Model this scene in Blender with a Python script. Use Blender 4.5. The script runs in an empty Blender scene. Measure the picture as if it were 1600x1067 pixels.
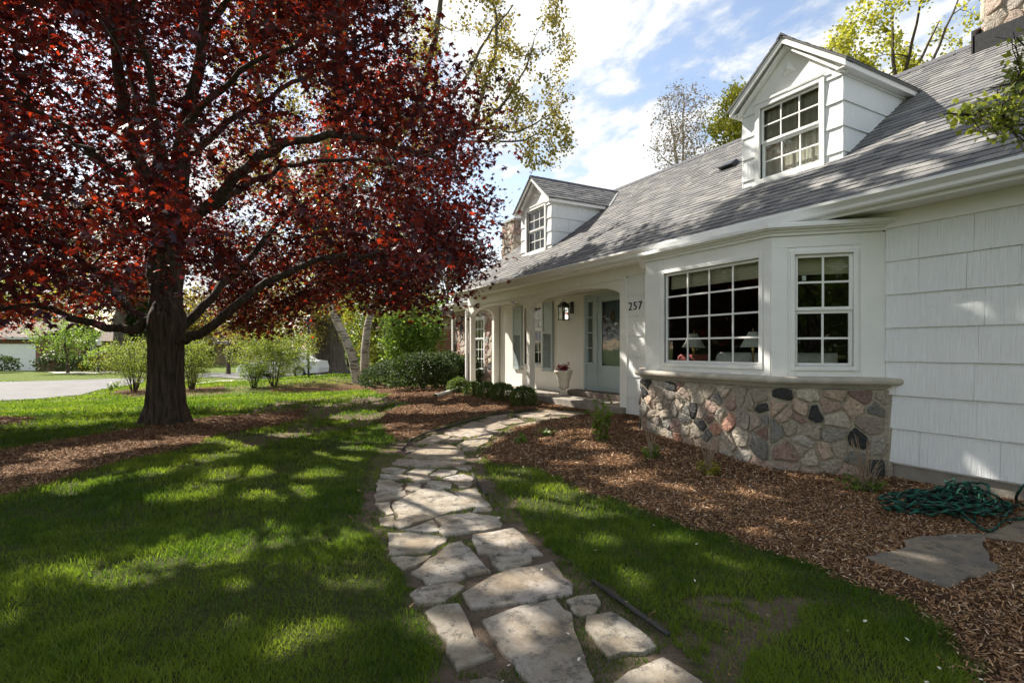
import bpy, bmesh, math, random
import numpy as np
from mathutils import Vector, Matrix
random.seed(7); RNG = np.random.default_rng(7)
SC = bpy.context.scene; COL = SC.collection
R = math.radians
# ------------------------------------------------------------ camera, sky, sun, exposure
EYE = 1.35; FPX = 828.0
YAW = math.atan2(451.0, FPX)
CA, SA = math.cos(YAW), math.sin(YAW)
cam_d = bpy.data.cameras.new('camera'); cam = bpy.data.objects.new('camera', cam_d); COL.objects.link(cam)
cam.location = (0, 0, EYE); cam.rotation_euler = (R(90), 0, math.atan2(CA, SA))
cam_d.sensor_width = 36; cam_d.lens = 36*FPX/1600; cam_d.shift_y = 11.5/1600
cam_d.clip_start = 0.05; cam_d.clip_end = 3000
SC.camera = cam
SUN_AZ = math.atan2(-0.46, -0.89); SUN_EL = R(44)
sun_vec = Vector((math.cos(SUN_AZ)*math.cos(SUN_EL), math.sin(SUN_AZ)*math.cos(SUN_EL), math.sin(SUN_EL)))
sd = bpy.data.lights.new('sun', 'SUN'); sd.energy = 3.1; sd.angle = R(0.55); sd.color = (1.0, 0.93, 0.82)
so = bpy.data.objects.new('sun', sd); COL.objects.link(so); so.location = (-20, -10, 30)
so.rotation_euler = sun_vec.to_track_quat('Z', 'Y').to_euler()
W = bpy.data.worlds.new("World"); SC.world = W; W.use_nodes = True
def build_world():
    nt = W.node_tree; n = nt.nodes; l = nt.links
    for x in list(n): n.remove(x)
    out = n.new('ShaderNodeOutputWorld'); bg = n.new('ShaderNodeBackground'); l.new(bg.outputs[0], out.inputs[0])
    sky = n.new('ShaderNodeTexSky'); sky.sky_type = 'NISHITA'; sky.sun_disc = False
    sky.sun_elevation = SUN_EL; sky.sun_rotation = math.pi/2 - SUN_AZ
    sky.air_density = 1.0; sky.dust_density = 0.6; sky.ozone_density = 1.5
    tc = n.new('ShaderNodeTexCoord'); sep = n.new('ShaderNodeSeparateXYZ'); l.new(tc.outputs['Generated'], sep.inputs[0])
    zc = n.new('ShaderNodeMath'); zc.operation = 'MAXIMUM'; l.new(sep.outputs[2], zc.inputs[0]); zc.inputs[1].default_value = 0.0
    za = n.new('ShaderNodeMath'); za.operation = 'ADD'; l.new(zc.outputs[0], za.inputs[0]); za.inputs[1].default_value = 0.16
    comb = n.new('ShaderNodeCombineXYZ')
    for i in (0, 1):
        d = n.new('ShaderNodeMath'); d.operation = 'DIVIDE'; l.new(sep.outputs[i], d.inputs[0]); l.new(za.outputs[0], d.inputs[1])
        l.new(d.outputs[0], comb.inputs[i])
    mp = n.new('ShaderNodeMapping'); mp.inputs['Location'].default_value = (3.3, 1.2, 0); mp.inputs['Rotation'].default_value = (0, 0, 0.5)
    mp.inputs['Scale'].default_value = (1.0, 1.35, 1); l.new(comb.outputs[0], mp.inputs[0])
    def noise(sc, det, rough, dist):
        t = n.new('ShaderNodeTexNoise'); t.inputs['Scale'].default_value = sc; t.inputs['Detail'].default_value = det
        t.inputs['Roughness'].default_value = rough; t.inputs['Distortion'].default_value = dist; l.new(mp.outputs[0], t.inputs['Vector']); return t
    a = noise(1.15, 5, 0.55, 0.3); b = noise(6.5, 8, 0.62, 0.25)
    m = n.new('ShaderNodeMath'); m.operation = 'MULTIPLY'; m.inputs[1].default_value = 0.62; l.new(b.outputs[0], m.inputs[0])
    s = n.new('ShaderNodeMath'); s.operation = 'ADD'; l.new(a.outputs[0], s.inputs[0]); l.new(m.outputs[0], s.inputs[1])
    cr = n.new('ShaderNodeValToRGB'); cr.color_ramp.elements[0].position = 0.69; cr.color_ramp.elements[1].position = 0.89
    cr.color_ramp.interpolation = 'EASE'; l.new(s.outputs[0], cr.inputs[0])
    cc = n.new('ShaderNodeValToRGB'); cc.color_ramp.elements[0].position = 0.74; cc.color_ramp.elements[1].position = 1.0
    cc.color_ramp.elements[0].color = (1.4, 1.52, 1.7, 1); cc.color_ramp.elements[1].color = (2.5, 2.5, 2.45, 1)
    l.new(s.outputs[0], cc.inputs[0])
    mx = n.new('ShaderNodeMixRGB'); l.new(cr.outputs[0], mx.inputs[0]); sk = n.new('ShaderNodeMixRGB'); sk.blend_type = 'MULTIPLY'; sk.inputs[0].default_value = 1; sk.inputs[2].default_value = (.58, .50, .44, 1); l.new(sky.outputs[0], sk.inputs[1]); l.new(sk.outputs[0], mx.inputs[1]); l.new(cc.outputs[0], mx.inputs[2])
    l.new(mx.outputs[0], bg.inputs[0]); bg.inputs[1].default_value = 0.15
build_world()
SC.view_settings.view_transform = 'Standard'; SC.view_settings.look = 'None'
SC.view_settings.exposure = 1.88; SC.view_settings.gamma = 1
SC.render.engine = 'CYCLES'
SC.cycles.max_bounces = 8; SC.cycles.transparent_max_bounces = 8; SC.cycles.transmission_bounces = 6
SC.cycles.use_denoising = True
# ------------------------------------------------------------ geometry of the place
def sm(t): t = np.clip(t, 0, 1); return t*t*(3-2*t)
def hgt(x, y):                                       # height of the lawn and beds
    x = np.asarray(x, float); y = np.asarray(y, float)
    h = .2*sm((-x-3.2)/3.5)*sm((y-2.2)/3.0)*(1-sm((-x-17)/6)) - .5*sm((-x-13.5)/11) + .5*np.exp(-((x+28.8)**2+(y-5.0)**2)/14.0)
    h = h - .14*np.exp(-((x+17.2+.25*(y+5))/1.1)**2)*sm((-1.5-y)/2.5)      # roadside ditch
    h = h + .05*np.exp(-((x+11.1)**2+(y+.9)**2)/3.2)                    # mound at the red tree
    h = h + .012*np.sin(x*1.7+y*.6)*np.sin(y*1.3-x*.4)*sm((-x+2)/3)
    return h
def ray(u, v):
    s = (u-800)/FPX; return (-CA+SA*s, SA+CA*s, (545-v)/FPX)
def at(u, v, d):                                     # point d metres ahead of the viewer
    r = ray(u, v); return Vector((r[0]*d, r[1]*d, EYE+r[2]*d))
def gnd(u, v, dz=0.0):                               # point where a line of sight meets the ground
    r = ray(u, v); z = 0.0
    for _ in range(30):
        t = (z+dz-EYE)/r[2]; x, y = r[0]*t, r[1]*t; z = .5*z+.5*float(hgt(x, y))
    return (x, y, z)
def vnoise(x, y, s=1.0, seed=0):
    x = np.asarray(x)*s; y = np.asarray(y)*s; xi = np.floor(x).astype(np.int64); yi = np.floor(y).astype(np.int64)
    fx = sm(x-xi); fy = sm(y-yi)
    def h(a, b):
        n = (a*374761393+b*668265263+seed*974634777) & 0xffffffff; n = ((n ^ (n >> 13))*1274126177) & 0xffffffff
        return ((n ^ (n >> 16)) & 0xffff)/65535.0
    return (h(xi, yi)*(1-fx)+h(xi+1, yi)*fx)*(1-fy)+(h(xi, yi+1)*(1-fx)+h(xi+1, yi+1)*fx)*fy
def fbm(x, y, s=1.0, seed=0):
    return (vnoise(x, y, s, seed)*.5+vnoise(x, y, s*2.1, seed+1)*.27+vnoise(x, y, s*4.3, seed+2)*.15+vnoise(x, y, s*9, seed+3)*.08)
def inpoly(x, y, P):
    x = np.asarray(x); y = np.asarray(y); r = np.zeros(x.shape, bool); n = len(P)
    for i in range(n):
        x0, y0 = P[i][0], P[i][1]; x1, y1 = P[(i+1) % n][0], P[(i+1) % n][1]
        c = ((y0 > y) != (y1 > y)); d = (y1-y0) if y1 != y0 else 1e-9
        r ^= c & (x < (x1-x0)*(y-y0)/d+x0)
    return r
# ------------------------------------------------------------ materials
def newmat(name):
    m = bpy.data.materials.new(name); m.use_nodes = True; nt = m.node_tree
    return m, nt, nt.nodes, nt.links, nt.nodes['Principled BSDF']
def mixc(nt, fac, c1, c2, mode='MIX'):
    n = nt.nodes.new('ShaderNodeMixRGB'); n.blend_type = mode
    for i, c in ((1, c1), (2, c2)):
        if isinstance(c, (tuple, list)): n.inputs[i].default_value = (*c[:3], 1)
        else: nt.links.new(c, n.inputs[i])
    if isinstance(fac, (int, float)): n.inputs[0].default_value = fac
    else: nt.links.new(fac, n.inputs[0])
    return n.outputs[0]
def noise_n(nt, scale, det=4, rough=.6, stretch=None, lo=.35, hi=.65, dist=0):
    tc = nt.nodes.new('ShaderNodeTexCoord'); mp = nt.nodes.new('ShaderNodeMapping')
    nt.links.new(tc.outputs['Object'], mp.inputs[0])
    if stretch: mp.inputs['Scale'].default_value = stretch
    t = nt.nodes.new('ShaderNodeTexNoise'); t.inputs['Scale'].default_value = scale; t.inputs['Detail'].default_value = det
    t.inputs['Roughness'].default_value = rough; t.inputs['Distortion'].default_value = dist
    nt.links.new(mp.outputs[0], t.inputs['Vector'])
    mr = nt.nodes.new('ShaderNodeMapRange'); mr.inputs[1].default_value = lo; mr.inputs[2].default_value = hi
    nt.links.new(t.outputs[0], mr.inputs[0]); return mr.outputs[0]
def bump(nt, bsdf, src, strength=.3, dist=.01):
    b = nt.nodes.new('ShaderNodeBump'); b.inputs['Strength'].default_value = strength; b.inputs['Distance'].default_value = dist
    nt.links.new(src, b.inputs['Height']); nt.links.new(b.outputs[0], bsdf.inputs['Normal'])
def simple(name, c1, c2=None, scale=8, rough=.6, bs=0, bd=.005, metal=0, stretch=None, det=5, spec=.5, bscale=None, lo=.35, hi=.65):
    m, nt, n, l, b = newmat(name)
    b.inputs['Roughness'].default_value = rough; b.inputs['Metallic'].default_value = metal
    b.inputs['Specular IOR Level'].default_value = spec
    if c2 is None: c2 = tuple(x*.88 for x in c1)
    f = noise_n(nt, scale, det, stretch=stretch, lo=lo, hi=hi)
    l.new(mixc(nt, f, c1, c2), b.inputs['Base Color'])
    if bs: bump(nt, b, noise_n(nt, bscale or scale*3, 5, stretch=stretch) if bscale or not stretch else f, bs, bd)
    return m
def attr_mat(name, rough=.8, bs=.4, bd=.004, bscale=40, var=.35, nscale=25, spec=.3, stretch=None):
    m, nt, n, l, b = newmat(name); b.inputs['Roughness'].default_value = rough; b.inputs['Specular IOR Level'].default_value = spec
    a = n.new('ShaderNodeAttribute'); a.attribute_name = 'col'
    f = noise_n(nt, nscale, 6, .7, stretch=stretch, lo=.3, hi=.7)
    dk = mixc(nt, 1.0, a.outputs['Color'], (1-var,)*3, 'MULTIPLY'); lt = mixc(nt, 1.0, a.outputs['Color'], (1+var,)*3, 'MULTIPLY')
    l.new(mixc(nt, f, dk, lt), b.inputs['Base Color'])
    bump(nt, b, noise_n(nt, bscale, 6, .7), bs, bd); return m
def leaf_mat(name, c1, c2, t1, t2, tw=.5, rough=.5, spec=.4, pw=1.0):
    m, nt, n, l, b = newmat(name); out = n['Material Output']
    a = n.new('ShaderNodeAttribute'); a.attribute_name = 'rnd'
    l.new(mixc(nt, a.outputs['Fac'], c1, c2), b.inputs['Base Color']); b.inputs['Roughness'].default_value = rough
    b.inputs['Specular IOR Level'].default_value = spec
    t = n.new('ShaderNodeBsdfTranslucent'); p_ = n.new('ShaderNodeMath'); p_.operation = 'POWER'; l.new(a.outputs['Fac'], p_.inputs[0]); p_.inputs[1].default_value = pw; l.new(mixc(nt, p_.outputs[0], t1, t2), t.inputs[0])
    ms = n.new('ShaderNodeMixShader'); ms.inputs[0].default_value = tw
    l.new(b.outputs[0], ms.inputs[1]); l.new(t.outputs[0], ms.inputs[2]); l.new(ms.outputs[0], out.inputs[0]); return m
M = {}
def siding_mat(name, col):
    m, nt, n, l, b = newmat(name); b.inputs['Roughness'].default_value = .5
    f = noise_n(nt, 3, 5); g = noise_n(nt, 1, 3, .5, stretch=(75, 75, 1.3), lo=.3, hi=.7)
    c = mixc(nt, f, col, tuple(x*.93 for x in col)); l.new(mixc(nt, g, c, tuple(x*.90 for x in col)), b.inputs['Base Color'])
    bump(nt, b, g, .85, .005); return m
M['siding'] = siding_mat('painted_shingle', (.87, .89, .89))
M['cream'] = siding_mat('boards_bounce_tint', (.89, .87, .81))  # same white paint as the house, warm bounced light put into its colour
M['trim'] = simple('white_trim', (.87, .87, .85), (.82, .82, .80), 5, .38, .08, .002)
M['gutter'] = simple('white_gutter', (.87, .87, .86), (.79, .79, .78), 3, .25, .05, .002, stretch=(.4, 4, 4))
M['sage'] = simple('sage_paint', (.40, .46, .46), (.36, .42, .42), 6, .4, .05, .002)
M['door'] = simple('blue_grey_paint', (.42, .50, .52), (.38, .46, .48), 6, .35, .05, .002)
M['black'] = simple('black_metal', (.015, .015, .016), (.03, .03, .03), 20, .35, .1, .002)
M['brass'] = simple('brass', (.75, .5, .2), (.5, .33, .12), 30, .3, metal=1)
M['steel'] = simple('aluminium', (.6, .61, .62), (.5, .5, .5), 20, .35, metal=.8)
M['concrete'] = simple('concrete', (.34, .30, .25), (.22, .20, .17), 5, .85, .4, .006, bscale=60)
M['sill'] = simple('cast_stone', (.50, .45, .38), (.38, .35, .30), 6, .8, .3, .004, bscale=70)
M['stone'] = attr_mat('field_stone', .7, .7, .014, 26, .38, 30, .4)
M['chimstone'] = M['stone']
M['shingle'] = attr_mat('asphalt_shingle', .9, .5, .004, 130, .28, 60, .25)
M['step'] = simple('brown_step', (.22, .17, .14), (.13, .10, .09), 9, .7, .4, .006)
def flag_mat():
    m, nt, n, l, b = newmat('limestone_flag'); b.inputs['Roughness'].default_value = .85; b.inputs['Specular IOR Level'].default_value = .25
    a = n.new('ShaderNodeAttribute'); a.attribute_name = 'col'
    c = mixc(nt, noise_n(nt, 3.1, 6, .65, lo=.40, hi=.60), a.outputs['Color'], (.36, .29, .21))
    c = mixc(nt, noise_n(nt, 9, 8, .78, lo=.50, hi=.62), c, (.17, .155, .135))
    c = mixc(nt, noise_n(nt, 55, 5, .7, lo=.60, hi=.72), c, (.09, .085, .08))
    l.new(c, b.inputs['Base Color']); bump(nt, b, noise_n(nt, 9, 10, .78, lo=.2, hi=.8), 1.0, .035); return m
M['flag'] = flag_mat()
def ground_mat():
    m, nt, n, l, b = newmat('ground_cover'); b.inputs['Roughness'].default_value = .95; b.inputs['Specular IOR Level'].default_value = .15
    def at_(nm): a = n.new('ShaderNodeAttribute'); a.attribute_name = nm; return a.outputs['Fac']
    gr = mixc(nt, noise_n(nt, 1.3, 6, .7), (.13, .19, .028), (.19, .21, .045)); gr = mixc(nt, noise_n(nt, 38, 5, .7), gr, (.07, .11, .016))
    mu = mixc(nt, noise_n(nt, 55, 7, .8, lo=.4, hi=.6, dist=.6), (.08, .04, .02), (.26, .13, .06)); mu = mixc(nt, noise_n(nt, 2.2, 4), mu, (.10, .055, .03))
    di = mixc(nt, noise_n(nt, 3, 6, .7), (.27, .20, .145), (.15, .11, .08)); di = mixc(nt, noise_n(nt, 110, 4, .7, lo=.55, hi=.7), di, (.38, .33, .28))
    di = mixc(nt, noise_n(nt, 50, 4, .7, lo=.55, hi=.7), di, (.09, .07, .05))
    th = mixc(nt, noise_n(nt, 45, 5, .75), (.045, .065, .014), (.11, .115, .04)); gr = mixc(nt, at_('far'), th, gr)
    c = mixc(nt, at_('mulch'), gr, mu); c = mixc(nt, at_('dirt'), c, di); l.new(c, b.inputs['Base Color'])
    bump(nt, b, noise_n(nt, 60, 6, .75), .9, .02); return m
M['ground'] = ground_mat()
M['asphalt'] = simple('pale_road', (.155, .15, .15), (.11, .108, .107), 1.2, .9, .3, .004, bscale=80)
M['path_c'] = simple('pale_concrete', (.52, .48, .42), (.44, .41, .36), 3, .9, .3, .004, bscale=80)
M['bark'] = simple('maple_bark', (.15, .105, .072), (.03, .021, .016), 12, .9, 1.0, .05, stretch=(1.8, 1.8, .22), det=8)
M['barkg'] = simple('grey_bark', (.16, .13, .10), (.07, .055, .045), 6, .9, 1.0, .05, stretch=(1.4, 1.4, .22), det=8)
def birch_mat():
    m, nt, n, l, b = newmat('birch_bark'); b.inputs['Roughness'].default_value = .7
    c = mixc(nt, noise_n(nt, 2.2, 6, .7, stretch=(1, 1, 4.5), lo=.50, hi=.6), (.44, .38, .32), (.07, .05, .04)); l.new(c, b.inputs['Base Color'])
    bump(nt, b, noise_n(nt, 20, 5, stretch=(1, 1, 4)), .5, .01); return m
M['birch'] = birch_mat()
M['l_red'] = leaf_mat('crimson_leaf', (.020, .010, .018), (.045, .017, .026), (.09, .003, .006), (1.0, .09, .018), .33, .42, .5, 2.3)
M['l_gold'] = leaf_mat('olive_gold_leaf', (.12, .095, .022), (.19, .16, .035), (.24, .19, .03), (.38, .31, .05), .5)
M['l_yg'] = leaf_mat('yellow_green_leaf', (.17, .17, .022), (.27, .26, .04), (.38, .39, .035), (.56, .54, .06), .5)
M['l_shrub'] = leaf_mat('spring_shrub_leaf', (.11, .15, .022), (.20, .23, .04), (.26, .36, .035), (.44, .50, .06), .48)
M['l_green'] = leaf_mat('fresh_green_leaf', (.07, .12, .02), (.14, .20, .035), (.22, .38, .04), (.36, .50, .07), .45)
M['l_dark'] = leaf_mat('dark_evergreen_leaf', (.018, .036, .010), (.05, .08, .02), (.05, .10, .02), (.12, .18, .03), .25, .6, .25)
M['l_box'] = leaf_mat('boxwood_leaf', (.04, .075, .015), (.10, .15, .03), (.12, .22, .03), (.28, .38, .05), .35, .4)
M['l_bare'] = leaf_mat('catkin_bud', (.30, .22, .17), (.42, .34, .24), (.3, .22, .15), (.4, .32, .2), .3)
M['grass'] = leaf_mat('grass_blade', (.040, .084, .009), (.125, .175, .022), (.13, .25, .014), (.37, .49, .04), .42, .5, .3)
M['chip'] = attr_mat('wood_chip', .85, .3, .002, 90, .2, 60, .2)
M['twig'] = simple('pale_twig', (.32, .24, .16), (.2, .14, .1), 20, .8)
def brick_mat():
    m, nt, n, l, b = newmat('red_brick'); b.inputs['Roughness'].default_value = .85
    tc = n.new('ShaderNodeTexCoord'); sx = n.new('ShaderNodeSeparateXYZ'); l.new(tc.outputs['Object'], sx.inputs[0])
    ad = n.new('ShaderNodeMath'); ad.operation = 'ADD'; l.new(sx.outputs[0], ad.inputs[0]); l.new(sx.outputs[1], ad.inputs[1])
    cb = n.new('ShaderNodeCombineXYZ'); l.new(ad.outputs[0], cb.inputs[0]); l.new(sx.outputs[2], cb.inputs[1])
    t = n.new('ShaderNodeTexBrick'); t.inputs['Scale'].default_value = 1; t.inputs['Brick Width'].default_value = .3; t.inputs['Row Height'].default_value = .11
    t.inputs['Mortar Size'].default_value = .012; t.inputs['Color1'].default_value = (.30, .07, .035, 1); t.inputs['Color2'].default_value = (.2, .045, .03, 1)
    t.inputs['Mortar'].default_value = (.4, .33, .27, 1); l.new(cb.outputs[0], t.inputs['Vector']); l.new(t.outputs[0], b.inputs['Base Color']); return m
M['brick'] = brick_mat()
M['brown'] = simple('brown_siding', (.16, .07, .04), (.1, .045, .03), 2, .8, .3)
M['farroof'] = simple('brown_shingle_roof', (.17, .12, .09), (.09, .07, .055), 6, .9, .5, .01, bscale=18)
M['tan'] = simple('tan_siding', (.42, .34, .22), (.36, .29, .19), 3, .8)
def glass_mat(name, tint=(.9, .95, .93), refl=1.0):
    m, nt, n, l, b = newmat(name); out = n['Material Output']; n.remove(b)
    g = n.new('ShaderNodeBsdfGlossy'); g.inputs['Roughness'].default_value = .01; g.inputs[0].default_value = (refl,)*3+(1,)
    t = n.new('ShaderNodeBsdfTransparent'); t.inputs[0].default_value = (*tint, 1)
    f = n.new('ShaderNodeFresnel'); f.inputs[0].default_value = 1.5
    bp = n.new('ShaderNodeBump'); bp.inputs['Strength'].default_value = .05; bp.inputs['Distance'].default_value = .01
    l.new(noise_n(nt, 2.5, 2), bp.inputs['Height']); l.new(bp.outputs[0], g.inputs['Normal'])
    ms = n.new('ShaderNodeMixShader'); l.new(f.outputs[0], ms.inputs[0]); l.new(t.outputs[0], ms.inputs[1]); l.new(g.outputs[0], ms.inputs[2])
    l.new(ms.outputs[0], out.inputs[0]); return m
M['glass'] = glass_mat('window_glass')
M['screen'] = glass_mat('screen_glass', (.62, .68, .68))
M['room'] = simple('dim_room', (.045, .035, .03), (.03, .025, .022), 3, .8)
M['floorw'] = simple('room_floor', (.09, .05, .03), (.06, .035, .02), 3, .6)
M['cloth'] = simple('linen', (.70, .68, .62), (.6, .58, .52), 12, .9, .3, .004)
M['redcloth'] = simple('faded_red_cloth', (.30, .06, .06), (.2, .04, .04), 12, .9, .3, .004)
M['blind'] = simple('woven_blind', (.60, .55, .40), (.40, .35, .24), 4, .85, .6, .004, stretch=(2, 2, 40))
M['curtain'] = simple('net_curtain', (.55, .50, .42), (.34, .30, .24), 3, .9, .5, .02, stretch=(12, 12, .6))
M['urn'] = simple('painted_iron_urn', (.74, .69, .58), (.62, .56, .46), 12, .6, .3, .004)
M['carp'] = simple('white_car_paint', (.80, .82, .84), (.76, .78, .80), 2, .2, spec=.6)
M['rubber'] = simple('tyre_rubber', (.02, .02, .02), (.035, .035, .035), 12, .8)
M['edging'] = simple('black_edging', (.02, .02, .02), (.045, .04, .035), 15, .6, .3, .004)
M['petal'] = simple('pale_petal', (.75, .72, .62), (.55, .5, .4), 30, .7)
# ------------------------------------------------------------ object helpers
def finish(name, me, mat, parent=None):
    o = bpy.data.objects.new(name, me); COL.objects.link(o)
    if mat is not None: me.materials.append(mat)
    if parent is not None:
        o.parent = parent
        if parent.get('_root') is not None: o.matrix_parent_inverse = Matrix.Translation(-Vector(parent.location))
    return o
def thing(name, label, cat, loc, group=None):
    o = bpy.data.objects.new(name, None); COL.objects.link(o); o.location = Vector(loc); o.empty_display_size = .3
    o['label'] = label; o['category'] = cat; o['_root'] = 1
    if group: o['group'] = group
    return o
def tag(o, label, cat, group=None):
    o['label'] = label; o['category'] = cat
    if group: o['group'] = group
    return o
def kind(o, k): o['kind'] = k; return o
def fast_mesh(name, V, F, mat=None, parent=None, rnd=None, col=None, smooth=False):
    V = np.asarray(V, np.float32); F = np.asarray(F, np.int32); me = bpy.data.meshes.new(name)
    me.vertices.add(len(V)); me.vertices.foreach_set('co', V.ravel()); k = F.shape[1]
    me.loops.add(F.size); me.loops.foreach_set('vertex_index', F.ravel()); me.polygons.add(len(F))
    me.polygons.foreach_set('loop_start', np.arange(0, F.size, k, dtype=np.int32))
    if rnd is not None:
        a = me.attributes.new('rnd', 'FLOAT', 'POINT'); a.data.foreach_set('value', np.asarray(rnd, np.float32))
    if col is not None:
        a = me.attributes.new('col', 'FLOAT_COLOR', 'FACE'); c = np.ones((len(F), 4), np.float32); c[:, :3] = col; a.data.foreach_set('color', c.ravel())
    me.update(calc_edges=True)
    if smooth: me.polygons.foreach_set('use_smooth', np.ones(len(F), bool))
    return finish(name, me, mat, parent)
class MB:
    def __init__(s): s.v = []; s.f = []; s.c = []; s.cur = (.5, .5, .5); s.mi = []; s.m = 0
    def add(s, vs, fs):
        b = len(s.v); s.v += [tuple(x) for x in vs]
        for f in fs: s.f.append([b+i for i in f]); s.c.append(s.cur); s.mi.append(s.m)
        return s
    def hexa(s, p): return s.add(p, [(0, 3, 2, 1), (4, 5, 6, 7), (0, 1, 5, 4), (1, 2, 6, 5), (2, 3, 7, 6), (3, 0, 4, 7)])
    def box(s, x0, x1, y0, y1, z0, z1):
        return s.hexa([(x0, y0, z0), (x1, y0, z0), (x1, y1, z0), (x0, y1, z0), (x0, y0, z1), (x1, y0, z1), (x1, y1, z1), (x0, y1, z1)])
    def lbox(s, P, a0, a1, b0, b1, c0, c1):
        return s.hexa([P(a0, b0, c0), P(a1, b0, c0), P(a1, b0, c1), P(a0, b0, c1), P(a0, b1, c0), P(a1, b1, c0), P(a1, b1, c1), P(a0, b1, c1)])
    def prism(s, pts, vec):                          # polygon swept along vec
        n = len(pts); vec = Vector(vec); a = [Vector(p) for p in pts]; b = [p+vec for p in a]
        return s.add(a+b, [tuple(range(n))[::-1], tuple(range(n, 2*n))]+[(i, (i+1) % n, n+(i+1) % n, n+i) for i in range(n)])
    def tube(s, pts, rs, k=8, cap=True):
        pts = [Vector(p) for p in pts]; n = len(pts)
        if not hasattr(rs, '__len__'): rs = [rs]*n
        b = len(s.v); up = Vector((0.31, .17, .93)); vs = []; fs = []
        for i, p in enumerate(pts):
            d = (pts[min(i+1, n-1)]-pts[max(i-1, 0)]).normalized(); x = d.cross(up)
            if x.length < .05: x = d.cross(Vector((1, 0, 0)))
            x.normalize(); y = d.cross(x).normalized()
            for j in range(k):
                t = 2*math.pi*j/k; vs.append(p+x*(rs[i]*math.cos(t))+y*(rs[i]*math.sin(t)))
        for i in range(n-1):
            for j in range(k): fs.append((i*k+j, i*k+(j+1) % k, (i+1)*k+(j+1) % k, (i+1)*k+j))
        if cap: fs += [tuple(range(k))[::-1], tuple(range((n-1)*k, n*k))]
        return s.add(vs, fs)
    def lathe(s, c, prof, k=24):
        vs = []; fs = []; n = len(prof)
        for r, z in prof:
            for j in range(k): t = 2*math.pi*j/k; vs.append((c[0]+r*math.cos(t), c[1]+r*math.sin(t), c[2]+z))
        for i in range(n-1):
            for j in range(k): fs.append((i*k+j, i*k+(j+1) % k, (i+1)*k+(j+1) % k, (i+1)*k+j))
        fs += [tuple(range(k))[::-1], tuple(range((n-1)*k, n*k))]
        return s.add(vs, fs)
    def build(s, name, mat, parent=None, bevel=0, smooth=False, col=False):
        me = bpy.data.meshes.new(name); me.from_pydata([tuple(v) for v in s.v], [], s.f)
        if col:
            a = me.attributes.new('col', 'FLOAT_COLOR', 'FACE'); c = np.ones((len(s.f), 4), np.float32); c[:, :3] = np.array(s.c); a.data.foreach_set('color', c.ravel())
        bm = bmesh.new(); bm.from_mesh(me); bmesh.ops.recalc_face_normals(bm, faces=bm.faces); bm.to_mesh(me); bm.free()
        mats = mat if isinstance(mat, (list, tuple)) else [mat]
        o = finish(name, me, mats[0], parent)
        for x in mats[1:]: me.materials.append(x)
        if len(mats) > 1: me.polygons.foreach_set('material_index', s.mi)
        if smooth: me.polygons.foreach_set('use_smooth', [True]*len(me.polygons))
        if bevel:
            b = o.modifiers.new('bevel', 'BEVEL'); b.width = bevel; b.segments = 2; b.limit_method = 'ANGLE'; b.harden_normals = False
        return o
def frame(O, ux, n):
    O = Vector(O); ux = Vector(ux).normalized(); n = Vector(n).normalized()
    return lambda a, b, c: O+ux*a+Vector((0, 0, b))+n*c
# ------------------------------------------------------------ ground
def region(px): return [gnd(u, v)[:2] for u, v in px]
PATH_R = region([(720, 1260), (690, 1067), (668, 1000), (640, 930), (605, 862), (572, 800), (562, 760), (578, 718), (620, 690), (690, 668), (750, 650), (830, 641), (930, 642),
                 (920, 650), (858, 657), (805, 670), (768, 692), (752, 716), (768, 745), (800, 800), (862, 862), (905, 890), (960, 935), (1010, 975), (1060, 1020), (1130, 1067), (1350, 1260)])
MUL_BED = region([(762, 722), (820, 728), (870, 748), (930, 775), (1000, 800), (1080, 828), (1150, 845), (1220, 868), (1290, 888), (1350, 915), (1420, 955), (1490, 1010), (1560, 1080), (1700, 1150)]) + \
    [(0.5, 2.0), (3, 4), (3, 6.3), (-7.2, 6.3), (-7.3, 6.0)] + region([(905, 646), (850, 655), (800, 668), (765, 690), (748, 712)])
MUL_TREE = region([(-160, 800), (0, 780), (60, 764), (130, 741), (200, 720), (280, 703), (350, 680), (420, 668), (478, 655), (470, 640), (400, 648), (300, 655), (220, 668), (150, 681), (60, 696), (0, 706), (-160, 730)])
MUL_MID = [(-7.6, 5.9), (-7.6, 6.4), (-18, 7.4), (-17.5, 6.2)] + region([(600, 622), (640, 632), (600, 645), (592, 660), (615, 690), (640, 700), (700, 672), (760, 652), (830, 643)])
MUL_FAR = region([(170, 612), (260, 607), (400, 603), (530, 601), (600, 596), (690, 606), (640, 618), (600, 616), (540, 612), (400, 613), (290, 619), (200, 621)])
MUL_SM = region([(-60, 655), (20, 652), (50, 656), (20, 664), (-60, 668)])
WORN = region([(350, 668), (400, 640), (440, 628), (520, 618), (600, 622), (640, 628), (615, 645), (590, 655), (570, 668), (500, 676), (440, 690), (390, 700), (360, 690)])
WORN_R = region([(1040, 960), (1110, 930), (1190, 925), (1270, 935), (1275, 995), (1180, 1015), (1130, 1067), (1080, 1050), (1060, 1010)])
def masks(x, y, jit=.09):
    jx = (fbm(x, y, 2.2, 11)-.5)*jit*3.2+(vnoise(x, y, 14, 31)-.5)*.06; jy = (fbm(x, y, 2.2, 21)-.5)*jit*3.2+(vnoise(x, y, 14, 41)-.5)*.06
    X, Y = x+jx, y+jy
    path = inpoly(X, Y, PATH_R)
    mul = (inpoly(X, Y, MUL_BED) | inpoly(X, Y, MUL_TREE) | inpoly(X, Y, MUL_MID) | inpoly(X, Y, MUL_FAR) | inpoly(X, Y, MUL_SM)) & ~path
    worn = (inpoly(X, Y, WORN) & (fbm(x, y, 1.6, 5) > .43)) | (inpoly(X, Y, WORN_R) & (fbm(x, y, 3.5, 6) > .44))
    worn = (worn & ~mul) | path
    return mul.astype(float), worn.astype(float)
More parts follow.
